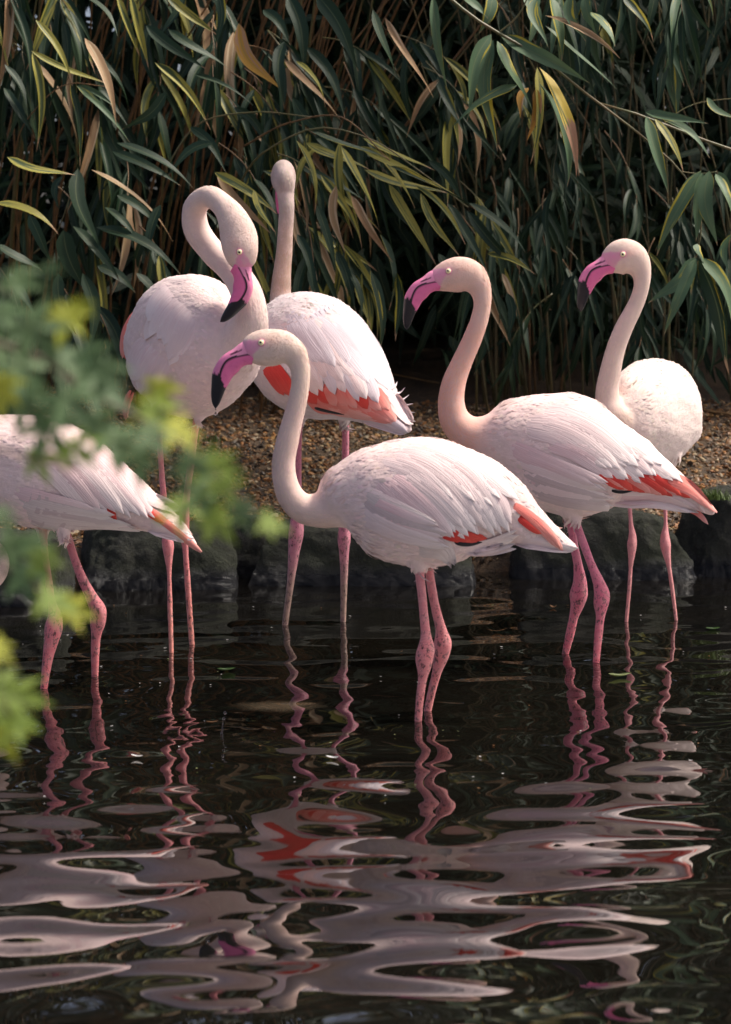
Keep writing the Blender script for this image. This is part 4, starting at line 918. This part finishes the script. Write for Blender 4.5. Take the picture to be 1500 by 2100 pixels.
def sprays(parent, n, ur, vr, Yr, angs, nl, Lr, wr_, kinds, avoid=None):
    k = 0
    while k < n:
        u, v = random.uniform(*ur), random.uniform(*vr)
        if avoid and any(((u - a[0]) / a[2]) ** 2 + ((v - a[1]) / a[3]) ** 2 < 1 for a in avoid): continue
        spray(parent, u, v, random.uniform(*Yr), random.uniform(*angs), nl, Lr, wr_, kinds, random.uniform(90, 190)); k += 1
sprays(bl, 31, (-150, 560), (-160, 520), (7.9, 8.7), (15, 85), 7, (130, 240), (13, 24), 'ggggggggyd')
sprays(bl, 5, (-120, 250), (420, 640), (7.9, 8.3), (40, 110), 6, (130, 200), (20, 30), 'ggg')
sprays(bc, 26, (400, 960), (60, 470), (7.8, 8.6), (0, 60), 8, (120, 230), (11, 20), 'gggggggyyd', CAVE)
sprays(br, 19, (860, 1560), (-150, 640), (7.9, 8.6), (20, 140), 8, (90, 170), (9, 17), 'gggggggggy', CAVE)
sprays(br, 15, (1000, 1560), (200, 660), (8.3, 8.9), (20, 160), 8, (80, 150), (8, 15), 'ggggggg', CAVE)
sprays(bb, 9, (1050, 1500), (-200, 40), (7.2, 7.9), (30, 120), 7, (110, 190), (14, 22), 'gggb')
# what nobody could count: the dark depth of the thicket, joined per clump
def foliage(parent, n, xr, yr, zr, lr, wr_, seed, kind='g', zmin=0.25):
    r = np.random.default_rng(seed); VV = []; FF = []; UV = []
    t = np.array([0, .18, .65, 1.0]); wd = np.array([.15, 1, .8, .02])
    bf = []
    for i in range(3): bf += [(2 * i, 2 * i + 2, 2 * i + 3, 2 * i + 1)]
    bf = np.array(bf)
    for k in range(n):
        x = r.uniform(*xr); y = r.uniform(*yr); z = r.uniform(*zr); z = max(z, gz(x, y) + zmin * r.random() + .1)
        d = np.array([r.normal(0, .6), r.normal(-.2, .5), r.normal(-.7, .45)]); d /= np.linalg.norm(d)
        n_ = np.array([r.normal(0, .5), r.normal(-.6, .5), r.normal(.5, .4)]); n_ -= d * (n_ @ d); n_ /= np.linalg.norm(n_); s_ = np.cross(n_, d)
        L = r.uniform(*lr); w = r.uniform(*wr_) / 2; dr = r.uniform(.02, .16) * L
        for tt, ww in zip(t, wd):
            c = np.array([x, y, z]) + d * L * tt + n_ * dr * 4 * (tt - tt * tt)
            VV += [c - s_ * w * ww, c + s_ * w * ww]; UV += [(tt, 0), (tt, 1)]
        FF.append(bf + 8 * k)
    V = np.array(VV) - np.array(parent.location); me = mesh('foliage', V, np.vstack(FF)); set_uv(me, UV)
    o = link('foliage', me, LM[kind], parent); o['kind'] = 'stuff'; return o
foliage(bl, 4200, (-3.2, 0.1), (9.2, 11.2), (0.85, 3.7), (.22, .4), (.03, .06), 11)
foliage(bc, 3200, (-0.6, 1.0), (9.4, 11.4), (0.9, 3.7), (.22, .4), (.03, .055), 12)
foliage(br, 5200, (0.3, 3.2), (9.1, 11.2), (0.6, 3.6), (.15, .3), (.02, .04), 13)
foliage(bl, 2600, (-4.5, 0.3), (11.0, 13.5), (0.5, 4.6), (.4, .6), (.07, .11), 21)
foliage(br, 2600, (0.0, 4.5), (11.2, 13.5), (0.6, 4.6), (.4, .6), (.07, .11), 22)
foliage(bl, 1500, (-4.5, 0.2), (9.2, 12.5), (3.5, 5.6), (.4, .6), (.06, .10), 23)  # unseen upper foliage, added to block sky from pond reflections and leaf gaps
foliage(br, 1500, (0.0, 4.5), (9.4, 12.5), (3.5, 5.6), (.4, .6), (.06, .10), 24)  # right half of the added sky-blocking foliage, also out of view
foliage(br, 1500, (0.0, 3.5), (11.0, 13.0), (0.6, 4.0), (.4, .6), (.07, .11), 25)
foliage(bb, 900, (0.4, 2.2), (7.4, 8.6), (2.25, 3.2), (.2, .35), (.03, .05), 14)  # overhead canopy out of view, added to shade the thicket and bank

# ------------------------------------------------------------------ maple in front, close to the camera
mt_g = mat_leaf('maple_green', (0.09, 0.16, 0.07), (0.13, 0.21, 0.08), tip=0.0, rough=0.45, transl=0.35)
mt_y = mat_leaf('maple_yellow', (0.36, 0.42, 0.035), (0.48, 0.48, 0.05), tip=0.12, tip_col=(0.50, 0.22, 0.05), rough=0.45, transl=0.35)
mt_m = mat_leaf('maple_mid', (0.20, 0.29, 0.05), (0.27, 0.36, 0.06), tip=0.06, tip_col=(0.45, 0.26, 0.05), rough=0.45, transl=0.35)
def maple_mesh(mt, seed):
    r = random.Random(seed); lob = [(-150, .42), (-100, .70), (-50, .92), (0, 1.08), (50, .92), (100, .70), (150, .42)]
    V = [(0, 0, 0)]; UV = [(0, .5)]; F = []; ring = []
    def add(x, y):
        rr = math.hypot(x, y); V.append((x, y, -0.22 * rr * rr + 0.05 * math.sin(5 * math.atan2(y, x)))); UV.append((min(1, rr / 1.1), .5 + .45 * math.sin(3 * math.atan2(y, x)))); return len(V) - 1
    for i, (a, L) in enumerate(lob):
        L *= r.uniform(.9, 1.1); a = R(a + r.uniform(-5, 5)); ca, sa = math.cos(a), math.sin(a)
        mids = []
        vr = .22
        va = R((lob[i - 1][0] + lob[i][0]) / 2) if i else R(-172)
        ring.append(add(vr * math.cos(va), vr * math.sin(va)))
        for t, w in ((.45, -.15), (.66, -.13), (.70, -.08)): ring.append(add(L * t * ca - L * w * -sa * -1 * -1, L * t * sa - L * w * ca * -1 * -1) if False else add(L * t * ca + L * w * -sa, L * t * sa + L * w * ca))
        ring.append(add(L * ca, L * sa))
        for t, w in ((.70, .08), (.66, .13), (.45, .15)): ring.append(add(L * t * ca + L * w * -sa, L * t * sa + L * w * ca))
    ring.append(add(.30 * math.cos(R(172)), .30 * math.sin(R(172))))
    for i in range(len(ring) - 1): F.append((0, ring[i], ring[i + 1]))
    me = mesh('maple_leaf', V, F); set_uv(me, UV); me.materials.append(mt); return me
MM = {k: [maple_mesh(m_, i) for i in range(3)] for k, m_ in (('g', mt_g), ('y', mt_y), ('m', mt_m))}
mx, my = -0.62, 1.15
mp = empty('maple_tree', (mx, my, gz(mx, my)), 'young maple with green and yellow leaves reaching in front of the flamingos', 'tree')
bark = mat_plain('maple_bark', (0.12, 0.08, 0.06), 0.7, 0.3, 40)
top = np.array([mx, my, gz(mx, my)])
cane(mp, [top - [0, 0, .03], top + [.03, .05, .5], top + [.05, .12, .95], top + [.1, .2, 1.4]], .016, .008, bark, 'trunk')
def mtwig(pl): cane(mp, pl, .004, .0014, bark, 'branch', 18)
mtwig([top + [.045, .1, .82], at(-150, 690, 1.5), at(60, 720, 1.5), at(200, 820, 1.5), at(330, 880, 1.5), at(470, 1000, 1.5), at(560, 1075, 1.5)])
mtwig([top + [.04, .09, .72], at(-150, 860, 1.5), at(20, 930, 1.5), at(160, 960, 1.5)])
mtwig([top + [.045, .1, .92], at(-160, 560, 1.5), at(20, 600, 1.5)])
mtwig([top + [.03, .05, .55], at(-200, 1250, 1.5), at(-40, 1380, 1.5), at(40, 1490, 1.5)])
mtwig([top + [.03, .06, .60], at(-180, 1130, 1.5), at(0, 1160, 1.5), at(110, 1230, 1.5)])
ML = [(40,585,'g',1),(15,650,'g',1.1),(75,680,'g',1.2),(50,760,'g',1.2),(130,735,'g',1.1),(60,835,'g',1.1),(150,825,'g',1.2),(205,800,'g',1.1),(235,765,'g',.9),(105,880,'g',1.1),(205,875,'g',1.0),(300,935,'g',.9),(318,895,'g',.8),(245,905,'g',1),(10,720,'g',1.1),(190,735,'g',.9),
 (150,655,'y',.9),(20,800,'y',1),(345,810,'y',1.0),(372,885,'y',1.0),(320,850,'m',1),(160,925,'m',.9),(90,945,'m',.8),(440,965,'m',.9),(475,1005,'m',.8),(420,1015,'g',1.0),(452,1075,'m',.8),(560,1082,'m',.6),(110,1240,'m',.9),(65,1185,'g',.9),(155,1262,'y',.7),(0,1335,'y',.8),
 (30,1440,'m',1.0),(60,1495,'m',1),(15,1515,'y',.9),(-10,1420,'m',1.0),(100,1155,'m',.7),(15,1060,'g',.7),(85,1120,'g',.7),(395,960,'g',.8),(505,1055,'g',.6),(-15,1470,'m',1),(180,640,'y',.5),(120,560,'g',.5),(380,1045,'m',.8),(30,1130,'g',.8)]
for (u, v, k, sz) in ML:
    Yd = random.uniform(1.38, 1.6); sc = 90 * sz * px(Yd) * random.uniform(.85, 1.1)
    p = Vector(at(u - 15, v - 15, Yd)); n_ = (camv - p).normalized() * 0.9 + Vector((random.uniform(-.7, .7), 0, random.uniform(0, 1.0))); n_.normalize()
    ang = R(random.uniform(-110, -10)); xd = Vector((math.cos(ang), random.uniform(-.2, .2), math.sin(ang))); xd -= n_ * xd.dot(n_); xd.normalize(); yd = n_.cross(xd)
    o = bpy.data.objects.new('leaf', random.choice(MM[k])); col.objects.link(o); o.parent = mp
    m = Matrix((xd * sc, yd * sc, n_ * sc)).transposed().to_4x4(); m.translation = p - mp.location; o.matrix_basis = m

# ------------------------------------------------------------------ small things on the water and the bank
fl_g = mat_plain('floating_green', (0.06, 0.12, 0.03), 0.4); fl_p = mat_plain('floating_pale', (0.28, 0.32, 0.14), 0.45); fl_b = mat_plain('floating_brown', (0.38, 0.20, 0.08), 0.5); fl_w = mat_plain('floating_white', (0.8, 0.78, 0.76), 0.6)
def flat_thing(name, u, v, L, W, mat, label, cat, group=None, rot=None, curl=0.12):
    g = ground(u, v); bm = bmesh.new(); n = 10; rows = []
    for i in range(n + 1):
        t = i / n; w_ = W * math.sin(math.pi * min(1, t * .96 + .02)) ** .8 * (1 + .15 * math.sin(9 * t)); z = curl * L * (2 * t - 1) ** 2 + .002
        rows.append([bm.verts.new(((t - .5) * L, s_ * w_ / 2, z + abs(s_) * w_ * .18)) for s_ in (-1, -.4, 0, .4, 1)])
    for i in range(n):
        for k in range(4): bm.faces.new((rows[i][k], rows[i + 1][k], rows[i + 1][k + 1], rows[i][k + 1]))
    bmesh.ops.solidify(bm, geom=bm.faces[:], thickness=-0.0008)
    me = bpy.data.meshes.new(name); bm.to_mesh(me); bm.free(); me.polygons.foreach_set('use_smooth', [True] * len(me.polygons))
    o = link(name, me, mat); o.location = (g[0], g[1], 0.001); o.rotation_euler = (0, 0, random.uniform(-.5, .5) if rot is None else rot)
    o['label'] = label; o['category'] = cat
    if group: o['group'] = group
flat_thing('floating_leaf', 465, 1377, .050, .028, fl_g, 'dark green leaf floating beside the legs of the preening flamingo', 'leaf')
flat_thing('floating_leaf', 1272, 1389, .062, .030, fl_p, 'pale green leaf floating beside the salmon necked flamingo', 'leaf')
flat_thing('floating_leaf', 1463, 1293, .045, .03, fl_g, 'small green leaf floating near the tall dark stone', 'leaf')
flat_thing('floating_leaf', 1135, 1248, .022, .02, fl_b, 'brown curled leaf floating below the sloping stone', 'leaf', curl=.35)
flat_thing('floating_leaf', 436, 1484, .03, .012, fl_b, 'narrow tan leaf scrap floating beside the splashing drop', 'leaf')
flat_thing('floating_leaf', 1020, 1296, .06, .006, fl_b, 'thin brown stalk floating between the two side-view flamingos', 'stalk')
flat_thing('floating_feather', 795, 1197, .030, .010, fl_w, 'small white down feather at the foot of the long stone', 'feather', curl=.5)
flat_thing('floating_feather', 281, 1554, .030, .012, fl_w, 'white feather floating on open water below the preening flamingo', 'feather')
flat_thing('floating_feather', 682, 1557, .030, .014, fl_w, 'white feather floating behind the dripping flamingo', 'feather')
r = random.Random(4)
for i in range(80):
    u, v = r.uniform(0, 1500), r.uniform(1215, 1640)
    flat_thing('floating_speck', u, v, r.uniform(.004, .010), r.uniform(.003, .006), r.choice([fl_w, fl_w, fl_b, fl_p]), 'tiny pale scrap floating on the dark pond', 'scrap', 'scraps floating on the pond', r.uniform(0, 3))
wdrop = NT('water_drop'); wdrop.p.inputs['Transmission Weight'].default_value = 1; wdrop.p.inputs['Roughness'].default_value = 0.0; wdrop.p.inputs['IOR'].default_value = 1.33; wdrop = wdrop.m
def drop(u, v, Y, rr, label, stretch=1.15):
    bm = bmesh.new(); bmesh.ops.create_uvsphere(bm, u_segments=16, v_segments=12, radius=rr)
    for vt in bm.verts:
        if vt.co.z > 0: vt.co.z *= 1 + (stretch - 1) * 2; f = 1 - .35 * (vt.co.z / rr) ** 2 * (stretch - 1) * 4; vt.co.x *= max(.2, f); vt.co.y *= max(.2, f)
    me = bpy.data.meshes.new('water_drop'); bm.to_mesh(me); bm.free(); me.polygons.foreach_set('use_smooth', [True] * len(me.polygons))
    o = link('water_drop', me, wdrop); o.location = tuple(at(u, v, Y)); o['label'] = label; o['category'] = 'drop'
Y3 = ground(867, 1470)[1]
drop(443, 849, Y3, .0040, 'clear water drop falling from the black bill tip')
drop(443, 840, Y3, .0016, 'tiny bead of water just below the black bill tip', 1.3)
gs = ground(456, 1508)
drop(462, 1462, gs[1], .0034, 'upper droplet thrown up by the splash on the pond', 1.0)
drop(459, 1474, gs[1], .0030, 'lower droplet joined above the splash on the pond', 1.0)
V, F = tube([at(455, 1512, gs[1]), at(455, 1504, gs[1]), at(456, 1494, gs[1]), at(458, 1480, gs[1])], [.007, .0025, .0015, .0010], 10)
link('splash_jet', mesh('splash_jet', V, F), wdrop, label='thin jet of water rising where a drop has fallen', category='splash')
# a dry stick and a fallen cane on the bank
st = mat_plain('dry_stick', (0.36, 0.21, 0.09), 0.6, 0.3, 25)
for (pl, rr, label) in (([(1442, 846), (1480, 852), (1560, 862)], .006, 'dry tan stick lying on the gravel beside the far flamingo'), ([(640, 790), (740, 765), (900, 790)], .006, 'dark fallen cane lying on the shaded soil under the bamboo')):
    pts = []
    for u, v in pl:
        d = Vector(ray(u, v)).normalized(); h = gb.ray_cast(camv, d); p = h[0]; pts.append((p.x, p.y, p.z + rr + .004))
    V, F = tube(spline(np.array(pts), 12), np.linspace(rr, rr * .6, 12), 8)
    link('fallen_stick', mesh('fallen_stick', V, F), st, label=label, category='stick')
# grass tuft on the right-hand stone
gmat = mat_leaf('grass_blade', (0.06, 0.10, 0.02), (0.10, 0.14, 0.03), rough=0.5)
def tuft(u, v, Y, n, label, hgt=.07):
    base = at(u, v, Y); o = empty('grass_tuft', base, label, 'grass')
    VV = []; FF = []; UV = []
    for k in range(n):
        a = random.uniform(0, 6.28); le = random.uniform(.4, 1) * hgt; sp = random.uniform(.2, 1.0)
        p0 = np.array([random.gauss(0, .03), random.gauss(0, .02), -.01]); dr = np.array([math.cos(a), math.sin(a), 0])
        for t in (0, .4, .75, 1):
            c = p0 + dr * sp * le * t ** 1.6 + np.array([0, 0, le * t * (1 - .35 * t * sp)]); w_ = .0022 * (1 - t) + .0002; s_ = np.array([-dr[1], dr[0], 0])
            VV += [c - s_ * w_, c + s_ * w_]; UV += [(t, 0), (t, 1)]
        FF += [(8 * k + 2 * i, 8 * k + 2 * i + 2, 8 * k + 2 * i + 3, 8 * k + 2 * i + 1) for i in range(3)]
    me = mesh('blades', VV, FF); set_uv(me, UV); q = link('blades', me, gmat, o); q['kind'] = 'stuff'
tuft(1465, 1018, 7.2, 130, 'short grass tuft growing on top of the tall dark stone', .05)
tuft(430, 900, 8.0, 40, 'sparse green sprouts on the shaded soil below the preening flamingo', .05)
